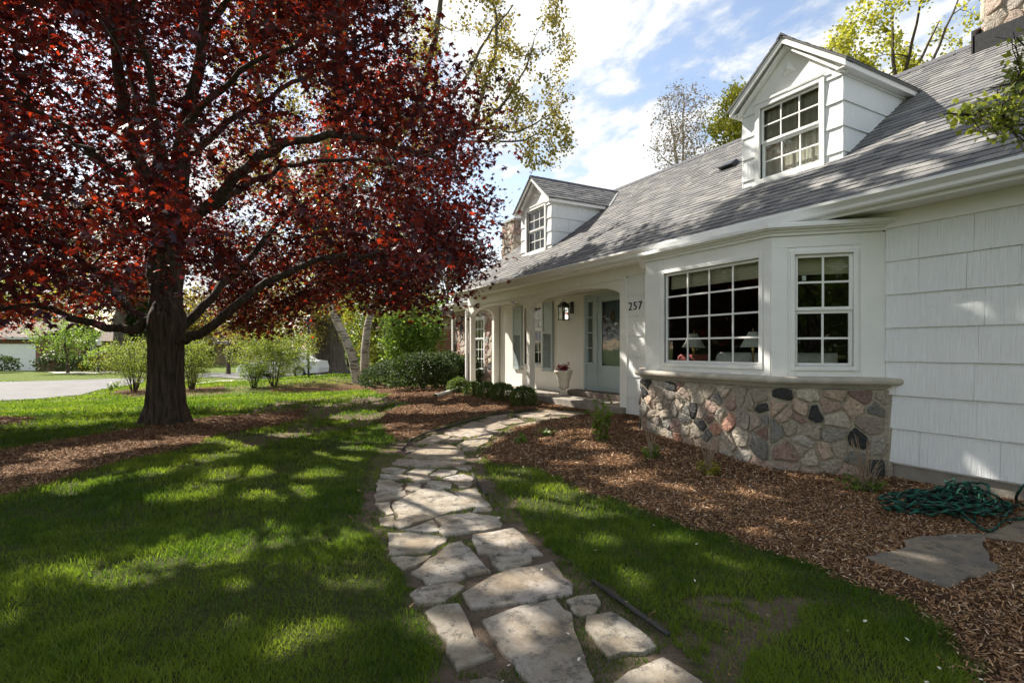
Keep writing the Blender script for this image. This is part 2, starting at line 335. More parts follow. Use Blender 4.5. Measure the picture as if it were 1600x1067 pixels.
def ground_grid():
    xs = np.concatenate([-np.geomspace(900, 24, 26)[:-1], np.linspace(-24, -15, 60)[:-1], np.linspace(-15, 1.5, 250)[:-1], np.geomspace(1.5, 600, 22)])
    ys = np.concatenate([-np.geomspace(600, 8, 20)[:-1], np.linspace(-8, -2.5, 50)[:-1], np.linspace(-2.5, 7, 170)[:-1], np.geomspace(7, 800, 26)])
    X, Y = np.meshgrid(xs, ys); Z = hgt(X, Y)+.012*fbm(X, Y, 3, 3)*(np.abs(X) < 30)
    nx, ny = len(xs), len(ys); V = np.stack([X.ravel(), Y.ravel(), Z.ravel()], 1)
    i = (np.arange(ny-1)[:, None]*nx+np.arange(nx-1)[None]).ravel(); F = np.stack([i, i+1, i+nx+1, i+nx], 1)
    mu, di = masks(X.ravel(), Y.ravel())
    V[:, 2] += mu*.02*(.4+fbm(V[:, 0], V[:, 1], 1.5, 9))-di*.012
    o = fast_mesh('ground', V, F, M['ground'], smooth=True)
    far = sm((np.hypot(V[:, 0], V[:, 1])-11)/9)
    for nm, a in (('mulch', mu), ('dirt', di), ('far', far)):
        at_ = o.data.attributes.new(nm, 'FLOAT', 'POINT'); at_.data.foreach_set('value', a.astype(np.float32))
    kind(o, 'structure')
ground_grid()
def sheet(name, L, Rr, mat, dz=.03):                 # strip between two polylines, following the ground
    V = []; F = []; n = len(L)
    for a, b in zip(L, Rr):
        for t in np.linspace(0, 1, 9):
            x = a[0]*(1-t)+b[0]*t; y = a[1]*(1-t)+b[1]*t; V.append((x, y, float(hgt(x, y))+dz))
    for i in range(n-1):
        for j in range(8): F.append((i*9+j, i*9+j+1, (i+1)*9+j+1, (i+1)*9+j))
    return kind(fast_mesh(name, V, F, mat, smooth=True), 'structure')
def lerp_line(P, n):
    P = [np.array(p[:2]) for p in P]; out = []
    for i in range(len(P)-1):
        for t in np.linspace(0, 1, n, endpoint=False): out.append(P[i]*(1-t)+P[i+1]*t)
    out.append(P[-1]); return out
nearE = [gnd(u, v) for u, v in ((-420, 650), (-150, 634), (0, 627), (60, 624), (125, 618), (165, 608), (225, 598))]
farE = [gnd(u, v) for u, v in ((-420, 606), (-150, 600), (0, 597), (60, 596), (130, 594), (165, 592.5), (225, 590.5))]
sheet('road', lerp_line(nearE, 4), lerp_line(farE, 4), M['asphalt'])
sheet('driveway', lerp_line([gnd(235, 592), gnd(340, 589.5), gnd(500, 587), gnd(640, 586)], 4), lerp_line([gnd(235, 584), gnd(340, 583), gnd(500, 582), gnd(640, 580)], 4), M['asphalt'], .026)
sheet('garden_path', lerp_line([gnd(300, 601.5), gnd(345, 596), gnd(420, 594)], 3), lerp_line([gnd(300, 600), gnd(345, 594.8), gnd(420, 593)], 3), M['path_c'], .03)
sheet('pavement', lerp_line([gnd(88, 584), gnd(130, 584), gnd(190, 583)], 3), lerp_line([gnd(70, 581), gnd(130, 581), gnd(190, 580.5)], 3), M['path_c'], .03)
# ------------------------------------------------------------ leaves, twigs, trees
def star5():
    a = []
    for k in range(5):
        th = R(90+(k-2)*52); L = [.62, .88, 1.0, .88, .62][k]
        if k: th0 = R(90+(k-2.5)*52); a.append((.42*math.cos(th0), .42*math.sin(th0)))
        a.append((L*math.cos(th+.12), L*math.sin(th+.12)*1.0)) if k < 2 else a.append((L*math.cos(th-.12 if k > 2 else th), L*math.sin(th-.12 if k > 2 else th)))
    return np.array([(0, -.12)]+a)
def oval(n=6): return np.array([(.45*math.sin(t)*(1-.25*math.cos(t)), .5-.5*math.cos(t)) for t in np.linspace(0, 2*math.pi, n, endpoint=False)])
STAR = star5(); OVAL = oval(6); DIAM = np.array([(0, 0), (.32, .5), (0, 1), (-.32, .5)])
def leaves(name, P, size, shape, mat, parent, up=.35, fold=.12, rng=None, sv=.3, droop=0.0):
    rng = rng or np.random.default_rng(len(P)); n = len(P); k = len(shape)
    nr = rng.normal(size=(n, 3)); nr /= np.linalg.norm(nr, axis=1)[:, None]; nr[:, 2] = np.abs(nr[:, 2]); nr = nr*(1-up)+np.array([0, 0, 1.0])*up
    nr /= np.linalg.norm(nr, axis=1)[:, None]; t = rng.normal(size=(n, 3)); t[:, 2] -= droop; t -= nr*np.sum(t*nr, 1)[:, None]; t /= np.linalg.norm(t, axis=1)[:, None]
    b = np.cross(nr, t); s = size*(1+sv*rng.normal(size=n)); s = np.clip(s, size*.4, size*1.8)
    sh = shape; z = -fold*np.abs(sh[:, 0])-.1*sh[:, 1]**2
    V = P[:, None, :]+s[:, None, None]*(b[:, None, :]*sh[None, :, 0, None]+t[:, None, :]*sh[None, :, 1, None]+nr[:, None, :]*z[None, :, None])
    V = V.reshape(-1, 3); F = np.arange(n*k).reshape(n, k); r = np.repeat(np.clip(rng.random(n), 0, 1), k)
    return fast_mesh(name, V, F, mat, parent, rnd=r)
class Wood:                                          # grows limbs and twigs, keeps leaf sites
    def __init__(s, seed): s.pos = []; s.rad = []; s.lines = []; s.sites = []; s.rng = np.random.default_rng(seed)
    def limb(s, pts, r0, r1, step=.25, wob=.03, k=10, site=False, node=True):
        P = [np.array(p, float) for p in pts]; out = [P[0]]; n = len(P)
        for i in range(n-1):                         # catmull-rom
            p0 = P[max(i-1, 0)]; p1 = P[i]; p2 = P[i+1]; p3 = P[min(i+2, n-1)]
            m = max(2, int(np.linalg.norm(p2-p1)/step))
            for t in np.linspace(0, 1, m+1)[1:]:
                q = .5*((2*p1)+(-p0+p2)*t+(2*p0-5*p1+4*p2-p3)*t*t+(-p0+3*p1-3*p2+p3)*t**3); out.append(q+s.rng.normal(size=3)*wob)
        L = len(out); rs = [r0+(r1-r0)*(i/(L-1))**.9 for i in range(L)]; s.lines.append((out, rs, k))
        if node:
            for p, r in list(zip(out, rs))[1:]: s.pos.append(p); s.rad.append(r)
        return out
    def grow(s, targets, step=.3, k=5, rmax=.06, tip=.004, leaf_from=.35, leaf_n=8, jit=.12, minr=.0, gravity=.15, pen=.35):
        C = np.array(s.pos); T = np.array(targets)
        d = np.array([np.min(np.linalg.norm(C-t, axis=1)) for t in T]); order = np.argsort(d)
        cap = len(s.pos)+len(T)*14; PA = np.zeros((cap, 3)); RA = np.zeros(cap); n = len(s.pos); PA[:n] = C; RA[:n] = s.rad
        for i in order:
            t = T[i]; dd = np.linalg.norm(PA[:n]-t, axis=1); up = np.maximum(0, PA[:n, 2]-t[2]+.0)
            j = int(np.argmin(dd+up*pen+(RA[:n] < .006)*.6)); p0 = PA[j]; L = dd[j]
            if L < .08: continue
            r0 = min(RA[j]*.75, rmax*.25+.011*L); m = max(3, int(L/step)); mid = (p0+t)/2+s.rng.normal(size=3)*L*.10+np.array([0, 0, L*gravity])
            pts = []
            for q in np.linspace(0, 1, m+1): pts.append(p0*(1-q)**2+2*mid*q*(1-q)+t*q*q+s.rng.normal(size=3)*.015*min(1, L))
            rs = [max(tip, r0*(1-q)+tip*q) for q in np.linspace(0, 1, m+1)]; s.lines.append((pts, rs, k))
            for q, p, r in zip(np.linspace(0, 1, m+1)[1:], pts[1:], rs[1:]):
                if n < cap: PA[n] = p; RA[n] = r; n += 1
            nl = leaf_n
            qs = leaf_from+(1-leaf_from)*s.rng.random(nl); 
            for q in qs:
                f = q*m; a = min(int(f), m-1); p = pts[a]*(1-(f-a))+pts[a+1]*(f-a); s.sites.append(p+s.rng.normal(size=3)*jit)
        s.pos = list(PA[:n]); s.rad = list(RA[:n])
    def mesh(s, name, mat, parent):
        V = []; F = []; b = 0
        for pts, rs, k in s.lines:
            P = np.array(pts); n = len(P); d = np.gradient(P, axis=0); d /= np.linalg.norm(d, axis=1)[:, None]+1e-9
            up = np.array([.31, .17, .93]); x = np.cross(d, up); ln = np.linalg.norm(x, axis=1)[:, None]; x = np.where(ln < .05, np.cross(d, [1, 0, 0]), x); x /= np.linalg.norm(x, axis=1)[:, None]+1e-9
            y = np.cross(d, x); th = np.linspace(0, 2*math.pi, k, endpoint=False); r = np.array(rs)[:, None, None]
            ring = P[:, None, :]+r*(x[:, None, :]*np.cos(th)[None, :, None]+y[:, None, :]*np.sin(th)[None, :, None]); V.append(ring.reshape(-1, 3))
            i = (np.arange(n-1)[:, None]*k+np.arange(k)[None]); j = (np.arange(n-1)[:, None]*k+(np.arange(k)[None]+1) % k)
            F.append(np.stack([i, j, j+k, i+k], 2).reshape(-1, 4)+b); b += n*k
        return fast_mesh(name, np.concatenate(V), np.concatenate(F), mat, parent, smooth=True)
def flare_trunk(name, base, prof, mat, parent, k=96, lobes=5, seed=1, amp=.16):
    # prof: list of (z, radius, x offset, y offset)
    V = []; F = []; rg = random.Random(seed); ph = [rg.random()*6.28 for _ in range(4)]; zs = np.linspace(prof[0][0], prof[-1][0], 90)
    pz = [p[0] for p in prof]
    for z in zs:
        r = np.interp(z, pz, [p[1] for p in prof]); ox = np.interp(z, pz, [p[2] for p in prof]); oy = np.interp(z, pz, [p[3] for p in prof])
        lo = amp*math.exp(-max(z, 0)/.35)+.035
        for j in range(k):
            t = 2*math.pi*j/k; rr = r*(1+lo*math.sin(lobes*t+ph[0])+lo*.5*math.sin((lobes-2)*t+ph[1]+z)+.045*abs(float(vnoise(t*6.5, z*1.6, 1, seed))-.5)+.02*(float(vnoise(t*15, z*5, 1, seed+5))-.5)+.008*(rg.random()-.5)); V.append((base[0]+ox+rr*math.cos(t), base[1]+oy+rr*math.sin(t), base[2]+z))
    n = len(zs)
    for i in range(n-1):
        for j in range(k): F.append((i*k+j, i*k+(j+1) % k, (i+1)*k+(j+1) % k, (i+1)*k+j))
    return V, F
# ---- openings cut through the canopy so that sun patches land on chosen spots
SPOTS = []
for u, v, q in [(377, 741, .30), (260, 779, .18), (293, 781, .2), (398, 775, .15), (310, 767, .16), (434, 825, .13), (440, 850, .12), (498, 997, .17), (209, 909, .13), (147, 905, .1), (90, 896, .12), (394, 909, .09), (549, 913, .12), (545, 846, .12), (503, 741, .22), (235, 741, .2), (151, 754, .22), (105, 767, .22),
                (532, 720, .25), (8, 968, .1), (159, 1018, .08), (356, 984, .09), (436, 783, .13), (486, 712, .25), (340, 715, .25), (560, 700, .25), (610, 668, .3), (300, 690, .35), (200, 700, .35), (120, 712, .35), (60, 735, .35), (380, 690, .3), (450, 680, .3),
                (680, 790, .28), (715, 775, .22), (640, 800, .18), (660, 850, .14), (800, 845, .2), (760, 835, .12), (700, 880, .15), (780, 915, .14), (850, 905, .15), (830, 970, .16), (790, 1010, .1), (700, 985, .14), (960, 985, .15), (1010, 1050, .14), (740, 720, .25), (690, 705, .25), (650, 745, .2), (720, 745, .2), (640, 770, .15), (760, 690, .35), (800, 665, .4), (860, 650, .4), (720, 680, .35), (830, 655, .3),
                (870, 690, .25), (960, 722, .25), (1000, 745, .2), (905, 680, .3), (1100, 792, .16), (1180, 775, .14), (1060, 765, .15), (930, 700, .25), (1240, 820, .12), (800, 745, .25), (880, 770, .22), (930, 800, .18), (1050, 845, .14), (950, 850, .15), (1010, 910, .12), (840, 790, .2), (640, 640, .5), (700, 640, .5), (760, 640, .4), (560, 650, .5), (1140, 880, .09), (890, 730, .2), (1330, 860, .08), (1440, 880, .10)]:
    g_ = gnd(u, v); SPOTS.append((g_[0]-g_[2]*sun_vec.x/sun_vec.z, g_[1]-g_[2]*sun_vec.y/sun_vec.z, q*1.15))
for x, y, z, q in [(-3.83, 5.3, 1.9, .12), (-3.83, 5.3, 1.3, .12), (-5.0, 5.3, .6, .25), (-5.5, 5.3, .5, .25), (-4.3, 5.3, .4, .15), (-2.1, 6.1, 2.1, .10), (-2.4, 6.1, 1.9, .10), (-2.5, 6.1, 1.5, .07), (-5.6, 5.3, 2.7, .2), (-12.7, 7.0, 1.3, .35), (-12.3, 7, .7, .4), (-10.2, 7, .6, .3), (-6.8, 6.1, .9, .15), (-13.6, 6.1, 1.2, .4), (-8.9, 6, .34, .4)]+\
    [(-8-1.3*i, 6.5+.8*j, 3.5+.57*j, .45) for i in range(4) for j in range(4)]+[(-3-1.3*i, 6.9+.9*j, 3.8+.64*j, .38) for i in range(4) for j in range(4)]+[(-4.6, 6.8, 4.6, .6), (-4.3, 6.8, 5.2, .4), (-2.2, 6.3, 3.2, .3), (-.9, 6.6, 3.5, .3)]:
    SPOTS.append((x-z*sun_vec.x/sun_vec.z, y-z*sun_vec.y/sun_vec.z, q))
def sunlit(S):
    # which leaf positions stand in one of those openings
    px = S[:, 0]-S[:, 2]*sun_vec.x/sun_vec.z; py = S[:, 1]-S[:, 2]*sun_vec.y/sun_vec.z
    m = fbm(px, py, 1.5, 401) > .685; jx = px+(fbm(px, py, 5, 402)-.5)*.35; jy = py+(fbm(px, py, 5, 403)-.5)*.35
    for x, y, q in SPOTS: m |= ((jx-x)**2+(jy-y)**2) < q*q
    return m
# ---- the crimson maple
def crimson_maple():
    bx, by = -11.05, -.88; bz = float(hgt(bx, by))-.06; D0 = 9.35
    t = thing('maple_tree', 'large crimson-leaved maple with thick dark trunk standing in the mulch ring on the left lawn', 'tree', (bx, by, bz))
    w = Wood(5)
    def A(u, v, dd=0): return at(u, v, D0+dd)
    V, F = flare_trunk('trunk', (bx, by, bz), [(-.1, .43, 0, 0), (.12, .36, 0, 0), (.4, .295, 0, 0), (.9, .27, 0, 0), (1.5, .275, 0, 0), (1.75, .30, 0, .01), (1.95, .28, 0, .02), (2.2, .19, 0, .02), (2.4, .08, 0, .02)], M['bark'], t)
    w.limb([A(252, 500), A(244, 430), A(246, 345), A(225, 270), A(210, 225), A(190, 150), A(180, 60), A(165, -60), A(150, -170)], .155, .045, k=14)
    w.limb([A(268, 505), A(272, 420, .1), A(277, 337, .1), A(290, 225, .1), A(304, 142, 0), A(315, 60), A(330, -50), A(335, -190)], .16, .045, k=14)
    w.limb([A(250, 350, .1), A(246, 290, .3), A(238, 230, .6), A(215, 180, .9), A(205, 110, 1.2), A(200, 0, 1.5)], .11, .03)
    w.limb([A(236, 500, -.1), A(222, 511, -.15), A(190, 514, -.25), A(140, 505, -.5), A(80, 483, -.8), A(35, 477, -1.0), A(-60, 500, -1.4)], .10, .028, k=12)
    w.limb([A(240, 505, .1), A(224, 500, .1), A(202, 484, .3), A(169, 442, .6), A(140, 415, .9), A(80, 380, 1.3), A(0, 340, 1.8)], .09, .025, k=12)
    w.limb([A(272, 530, -.1), A(290, 529, -.15), A(309, 519, -.25), A(351, 493, -.4), A(399, 456, -.5), A(450, 425, -.6), (A(520, 400, -.7)), A(600, 395, -.6), A(680, 400, -.4)], .10, .025, k=12)
    w.limb([A(270, 525, .1), A(290, 510, .2), A(315, 476, .4), A(349, 442, .7), A(400, 390, 1.1), A(450, 330, 1.6), A(520, 300, 2.1)], .10, .025, k=10)
    w.limb([A(280, 370), A(311, 337, -.2), A(349, 296, -.4), A(405, 247, -.6), A(465, 222, -.8), A(540, 215, -.9), A(640, 235, -.9), A(730, 270, -.7)], .11, .025, k=10)
    w.limb([A(285, 345, .2), A(300, 330, .3), A(340, 315, .5), A(420, 270, .9), A(520, 250, 1.2), A(640, 260, 1.6)], .08, .02)
    w.limb([A(242, 345), A(225, 311, -.2), A(187, 277, -.5), A(131, 221, -.9), A(75, 180, -1.3), A(0, 150, -1.6)], .09, .02)
    w.limb([A(236, 290), A(205, 205, .4), A(150, 150, .8), A(100, 110, 1.2)], .07, .02)
    w.limb([A(262, 330, -.2), A(262, 270, -.5), A(300, 195, -1.0), A(330, 150, -1.4), A(400, 100, -1.9), A(480, 60, -2.3)], .09, .02)
    w.limb([A(302, 240), A(335, 205, .3), A(420, 150, .7), A(520, 100, 1.0), A(600, 60, 1.2)], .07, .02)
    w.limb([A(315, 60), A(400, -60, -.6), A(500, -100, -1.0)], .07, .02)
    w.limb([A(180, 60), A(90, -40, -.6), A(0, -80, -1.0)], .07, .02)
    w.limb([A(262, 340, -.3), A(255, 250, -1.2), A(235, 120, -2.2), A(190, -60, -3.2)], .08, .02)
    w.limb([A(262, 440, -.3), A(255, 400, -.9), A(225, 330, -1.8), A(170, 260, -2.7), A(120, 220, -3.4)], .07, .02)
    rg = np.random.default_rng(11); T = []; c = np.array([bx, by, 0])
    cz0, zc, ztop = 1.75, 4.9, 11.3
    while len(T) < 3300:
        hi = rg.random() < .28
        a_ = rg.random()*6.283; rr = rg.random()**.55; q = np.array([rr*math.cos(a_), rr*math.sin(a_), 0.0])
        if hi:                                       # unseen upper crown, added leaning towards the house to shade its wall
            z1 = 7.4+(12.9-7.4)*math.sqrt(1-rr*rr)*rg.random()**.8; p = np.array([-9.5+q[0]*5.0, .7+q[1]*5.0, z1])
        else:
            zt = zc+(10.8-zc)*math.sqrt(1-rr*rr); zb = 1.7 if rr > .42 else 3.6; zt = 4.2 if (rr > .42 and rg.random() < .34) else zt; p = np.array([bx+q[0]*5.75, by+q[1]*5.75, zb+(zt-zb)*rg.random()])
        hr = math.hypot(q[0], q[1])
        if p[2] < 3.0 and hr < .5: continue                              # open around the trunk
        nz = float(fbm(p[0]*1+p[2]*.7, p[1]-p[2]*.4, .55, 77)); 
        if nz < .385+.05*(rg.random()-.5): continue                        # gaps
        # keep the outline of the photograph: right part of the crown starts higher
        d_ = -CA*p[0]+SA*p[1]; r_ = SA*p[0]+CA*p[1]
        if d_ < 3.2: continue
        u = 800+FPX*r_/d_; v = 545-FPX*(p[2]-EYE)/d_
        lim = np.interp(u, [-300, 0, 90, 200, 232, 262, 300, 330, 370, 430, 520, 600, 690, 760, 800], [560, 528, 512, 462, 415, 395, 400, 470, 535, 525, 455, 486, 468, 415, 360])
        if v > lim+rg.normal()*8: continue
        if 120 < u < 470 and 60 < v < 400 and d_ < 8.6 and rg.random() < .66: continue      # open heart of the crown
        if hr < .45 and p[2] < 8 and rg.random() < .45: continue
        top = np.interp(u, [560, 610, 660, 700, 760, 790, 805, 820], [-300, -20, 60, 110, 205, 270, 330, 460])
        if v > -70 and u > 560 and v < top+rg.normal()*14: continue
        if v <= -70 and u > 900: continue
        T.append(p)
    w.grow(T, step=.28, rmax=.05, leaf_n=0, jit=.16, gravity=.08)
    S = []
    for tgt in T:
        S.append(tgt+rg.normal(size=(128, 3))*np.array([.27, .27, .15]))
    S = np.concatenate(S)
    tr = w.mesh('trunk', M['bark'], t)
    # merge the flared butt into the trunk mesh
    bm = bmesh.new(); bm.from_mesh(tr.data); vs = [bm.verts.new(p) for p in V]
    for f in F: bm.faces.new([vs[i] for i in f]).smooth = True
    bm.to_mesh(tr.data); bm.free()
    d_ = -CA*S[:, 0]+SA*S[:, 1]; S = S[(d_ > 4.6) & (S[:, 2] > 1.55)]; S = S[~sunlit(S)]; print('maple leaves', len(S))
    leaves('crown', S, .060, STAR, M['l_red'], t, up=.30, fold=.22, rng=rg, droop=.6, sv=.42)
crimson_maple()
def generic_tree(name, label, base, height, crown_c, crown_r, ntg, leaf_n, lsize, mat, bark, r0=.25, shape=OVAL, seed=1, group=None, gap=.42, gs=.35, jit=.25, limbs=None, up=.2, power=.4, nmain=5, cat='tree', lean=(0, 0), tip=.005, gravity=.1, rmax=.08, minz=None, trunkk=12, step=.5):
    bx, by = base; bz = float(hgt(bx, by))-.05; rg = np.random.default_rng(seed)
    t = thing(name, label, cat, (bx, by, bz), group); w = Wood(seed)
    cx, cy, cz = crown_c; rx, ry, rz = crown_r
    if limbs is None:
        fork = bz+max(.8, (cz-rz-bz)*.9); top = (cx+lean[0]*.3, cy+lean[1]*.3, cz+rz*.75)
        w.limb([(bx, by, bz), (bx+.3*(cx-bx), by+.3*(cy-by), fork), ((bx+2*cx)/3, (by+2*cy)/3, (fork+cz)/2+.2), top], r0, r0*.15, step=step, wob=.02*r0*8, k=trunkk)
        for i in range(nmain):
            a = i*2.4+rg.random(); h0 = fork+(cz-fork)*(.1+.7*i/nmain); f = (h0-bz)/(top[2]-bz)
            p0 = (bx+(cx-bx)*min(1, f*1.2), by+(cy-by)*min(1, f*1.2), h0)
            p2 = (cx+rx*.75*math.cos(a), cy+ry*.75*math.sin(a), cz+rz*(rg.random()*.9-.15)); p1 = ((p0[0]+p2[0])/2, (p0[1]+p2[1])/2, (p0[2]+p2[2])/2-.08*rz)
            w.limb([p0, p1, p2], r0*.42, r0*.08, step=step, wob=.02, k=7)
    else:
        for pts, ra, rb in limbs: w.limb(pts, ra, rb, step=step, wob=.01, k=trunkk)
    T = []; tries = 0
    while len(T) < ntg and tries < ntg*40:
        tries += 1; q = rg.normal(size=3); q /= np.linalg.norm(q); q *= rg.random()**power; p = np.array([cx+q[0]*rx, cy+q[1]*ry, cz+q[2]*rz])
        if fbm(p[0]+p[2]*.6, p[1]-p[2]*.5, gs, seed) < gap: continue
        if minz is not None and p[2] < minz: continue
        T.append(p)
    w.grow(T, step=step*.7, rmax=rmax, leaf_n=leaf_n, leaf_from=.25, jit=jit, tip=tip, gravity=gravity)
    w.mesh('trunk', bark, t); S = np.array(w.sites)
    g = hgt(S[:, 0], S[:, 1]); S = S[S[:, 2] > g+.03]
    leaves('crown', S, lsize, shape, mat, t, up=up, rng=rg)
    return t
# huge old tree behind, golden olive spring foliage
def big_tree():
    bx, by, _ = gnd(513, 584); d = -CA*bx+SA*by; print('big d', d); P = lambda u, v, dd=0: tuple(at(u, v, d+dd))
    V, F = flare_trunk('trunk', (bx, by, float(hgt(bx, by))-.1), [(-.2, 2.4, 0, 0), (.15, 1.75, 0, 0), (.6, 1.32, 0, 0), (1.5, 1.16, 0, 0), (4.5, 1.05, -.3, -.1), (5.6, .8, -.3, -.1)], None, None, k=36, lobes=7, seed=4, amp=.13)
    limbs = [([P(515, 480), P(510, 400), P(500, 330), P(515, 230), P(530, 120), P(540, -20), P(560, -160)], .95, .15),
             ([P(512, 400), P(470, 330, 1), P(430, 240, 2), P(400, 120, 2), P(380, -40, 2)], .6, .12),
             ([P(510, 340), P(570, 270, -1), P(640, 190, -2), P(670, 100, -2), P(690, 0, -2), P(700, -120, -2)], .45, .1),
             ([P(590, 250, -1), P(680, 230, -2), P(735, 195, -2.5), P(760, 120, -2.5), P(775, 60, -2.5), P(770, -40, -2.5)], .3, .06),
             ([P(735, 200, -2.5), P(780, 170, -2.5), P(815, 120, -2.5), P(835, 60, -2.5)], .14, .03),
             ([P(700, 215, -2.5), P(760, 200, -2), P(810, 205, -2), P(850, 185, -2), P(880, 160, -2)], .13, .03),
             ([P(700, 222, -2.5), P(760, 222, -2), P(820, 220, -2), P(860, 195, -2), P(890, 200, -2)], .10, .03),
             ([P(640, 190, -2), P(720, 130, -2.5), P(760, 60, -3), P(800, 10, -3)], .2, .04)]
    t = thing('maple_tree', 'huge old tree with a massive flared trunk and sparse golden olive leaves, behind the birches', 'tree', (bx, by, float(hgt(bx, by))-.1)); w = Wood(21); rg = np.random.default_rng(21)
    for pts, a, b in limbs: w.limb(pts, a, b, step=.7, wob=.05, k=12)
    T = []
    while len(T) < 1150:
        u = rg.uniform(330, 905); v = rg.uniform(-190, 470); dd = rg.normal()*2.6-.8
        ok = False
        if u > 690:
            e = ((u-805)/88)**2+((v-75)/150)**2; ok = e < 1 or (((u-850)/50)**2+((v-190)/75)**2 < 1) or (u < 790 and v < 60)
            dd = rg.normal()*1.6-2.4
        else: ok = v < 300 or rg.random() < .45
        if 690 < u < 728 and v > -40: ok = ok and rg.random() < .35
        if not ok: continue
        p = np.array(P(u, v, dd)); 
        if fbm(p[0]+p[2]*.7, p[1]-p[2]*.5, .35, 9) < .42: continue
        T.append(p)
    w.grow(T, step=.6, rmax=.12, pen=1.3, leaf_n=44, leaf_from=.15, jit=.26, tip=.012, gravity=.05)
    tr = w.mesh('trunk', M['barkg'], t); bm = bmesh.new(); bm.from_mesh(tr.data); vs = [bm.verts.new(p) for p in V]
    for f in F: bm.faces.new([vs[i] for i in f]).smooth = True
    bm.to_mesh(tr.data); bm.free(); leaves('crown', np.array(w.sites), .15, OVAL, M['l_gold'], t, up=0, rng=rg)
big_tree()
def birch(label, px, tr, seed, crown):
    d = None; b = gnd(*px); dep = -CA*b[0]+SA*b[1]; pts = [(b[0], b[1], b[2]-.05)]+[tuple(at(u, v, dep+dd)) for u, v, dd in tr]
    top = pts[-1]
    generic_tree('birch_tree', label, (b[0], b[1]), 10, crown(dep), (2.6, 2.6, 3.2), 130, 22, .075, M['l_yg'], M['birch'], seed=seed, gap=.40, jit=.2,
                 limbs=[(pts, .23, .07), ([pts[-2], (pts[-2][0]-.5, pts[-2][1]-1.0, pts[-2][2]+.3), (pts[-2][0]-.4, pts[-2][1]-2.0, pts[-2][2]-.6)], .06, .01)], group='white-barked birches', step=.35, rmax=.05)
birch('white-barked birch trunk leaning left, the left one of the pair before the huge trunk', (558, 599), [(552, 565, 0), (540, 530, 0), (528, 505, 0), (518, 480, 0), (505, 420, 0), (490, 340, 0), (480, 260, 0)], 31, lambda d: tuple(at(490, 400, d)))
birch('white-barked birch trunk leaning right, nearer the evergreen shrubs', (570, 597), [(570, 560, 0), (573, 520, 0), (582, 480, 0), (598, 430, 0), (615, 370, 0), (625, 310, 0)], 32, lambda d: tuple(at(610, 400, d)))
# ------------------------------------------------------------ the house
D = 6.1; YR, ZR = 9.81, 5.86; YE, ZE = 5.66, 2.90; PITCH = (ZR-ZE)/(YR-YE); XL, XR_ = -13.72, 3.0
def roofz(y): return ZE+(y-YE)*PITCH
H = thing('house', 'white shingled cottage with grey roof, arched porch, stone-based bay window and two dormers', 'house', (-7.0, 8.0, 0))
ROWS = [.18, .53, .875, 1.22, 1.565, 1.91, 2.255, 2.6]
def shingle_rows(mb, P, a0, a1, rows, seed=1, thick=.021, wmin=.28, wmax=.85, gap=.002):
    rg = random.Random(seed)
    for z0, z1 in zip(rows[:-1], rows[1:]):
        a = a0; first = True
        while a < a1-.001:
            wd = rg.uniform(wmin, wmax) if not first else rg.uniform(wmin*.5, wmax); first = False
            b = min(a1, a+wd); b = a1 if a1-b < .08 else b; t = thick+rg.uniform(-.0025, .0025); lo = z0+rg.uniform(-.0015, .0015)
            mb.hexa([P(a, lo, -.01), P(b-gap, lo, -.01), P(b-gap, lo, t), P(a, lo, t), P(a, z1+.012, -.01), P(b-gap, z1+.012, -.01), P(b-gap, z1+.012, .002), P(a, z1+.012, .002)]); a = b
Pf = frame((0, D, 0), (1, 0, 0), (0, -1, 0))
s = MB(); s.box(-3.02, XR_, D+.012, D+.18, .16, 2.9); s.box(-7.2, -3.02, D+.012, D+.18, .16, 1.0); s.box(-7.2, -6.66, D+.012, D+.18, 1.0, 2.9)
s.build('wall', M['trim'], H)
s = MB(); shingle_rows(s, Pf, -3.0, XR_, ROWS, 3); s.build('shingle_siding', M['siding'], H, bevel=.002)
s = MB(); shingle_rows(s, Pf, -7.03, -6.52, ROWS, 4, wmin=.3, wmax=.6); s.build('shingle_siding', M['siding'], H, bevel=.002)
s = MB(); s.box(-7.22, -7.035, D-.028, D+.20, .16, 2.56)
s.build('corner_board', M['trim'], H, bevel=.004)
s = MB(); s.box(-7.05, XR_, D-.026, D+.012, 2.60, 2.80); s.box(-13.76, -7.05, D-.030, D+.012, 2.56, 2.80); s.build('frieze_board', M['trim'], H, bevel=.004)
s = MB(); s.box(-3.05, XR_, D+.02, D+.2, -.3, .175); s.build('foundation', M['concrete'], H)
# arcade
def arch_strip(s, P, a0, a1, zs, za, ztop, th):
    N = 28; prev = None; c = (a0+a1)/2; h = (a1-a0)/2
    for i in range(N+1):
        a = a0+(a1-a0)*(.5-.5*math.cos(math.pi*i/N)); z = zs+(za-zs)*max(0, 1-abs((a-c)/h)**2.3)**(1/2.0)
        if prev: s.hexa([P(prev[0], prev[1], 0), P(a, z, 0), P(a, z, -th), P(prev[0], prev[1], -th), P(prev[0], ztop, 0), P(a, ztop, 0), P(a, ztop, -th), P(prev[0], ztop, -th)])
        prev = (a, z)
s = MB(); arch_strip(s, Pf, -13.60, -10.50, 2.27, 2.51, 2.58, .14); arch_strip(s, Pf, -10.36, -7.22, 2.27, 2.51, 2.58, .14)
s.box(-13.76, -13.60, D, D+.14, 2.27, 2.58); s.box(-10.50, -10.36, D, D+.14, 2.27, 2.58)
Pl = frame((-13.60, 0, 0), (0, 1, 0), (1, 0, 0)); arch_strip(s, Pl, D+.14, 6.82, 2.27, 2.47, 2.58, .14); s.box(-13.74, -13.60, 6.82, 7.0, 2.27, 2.58)
s.build('porch_arches', M['cream'], H)
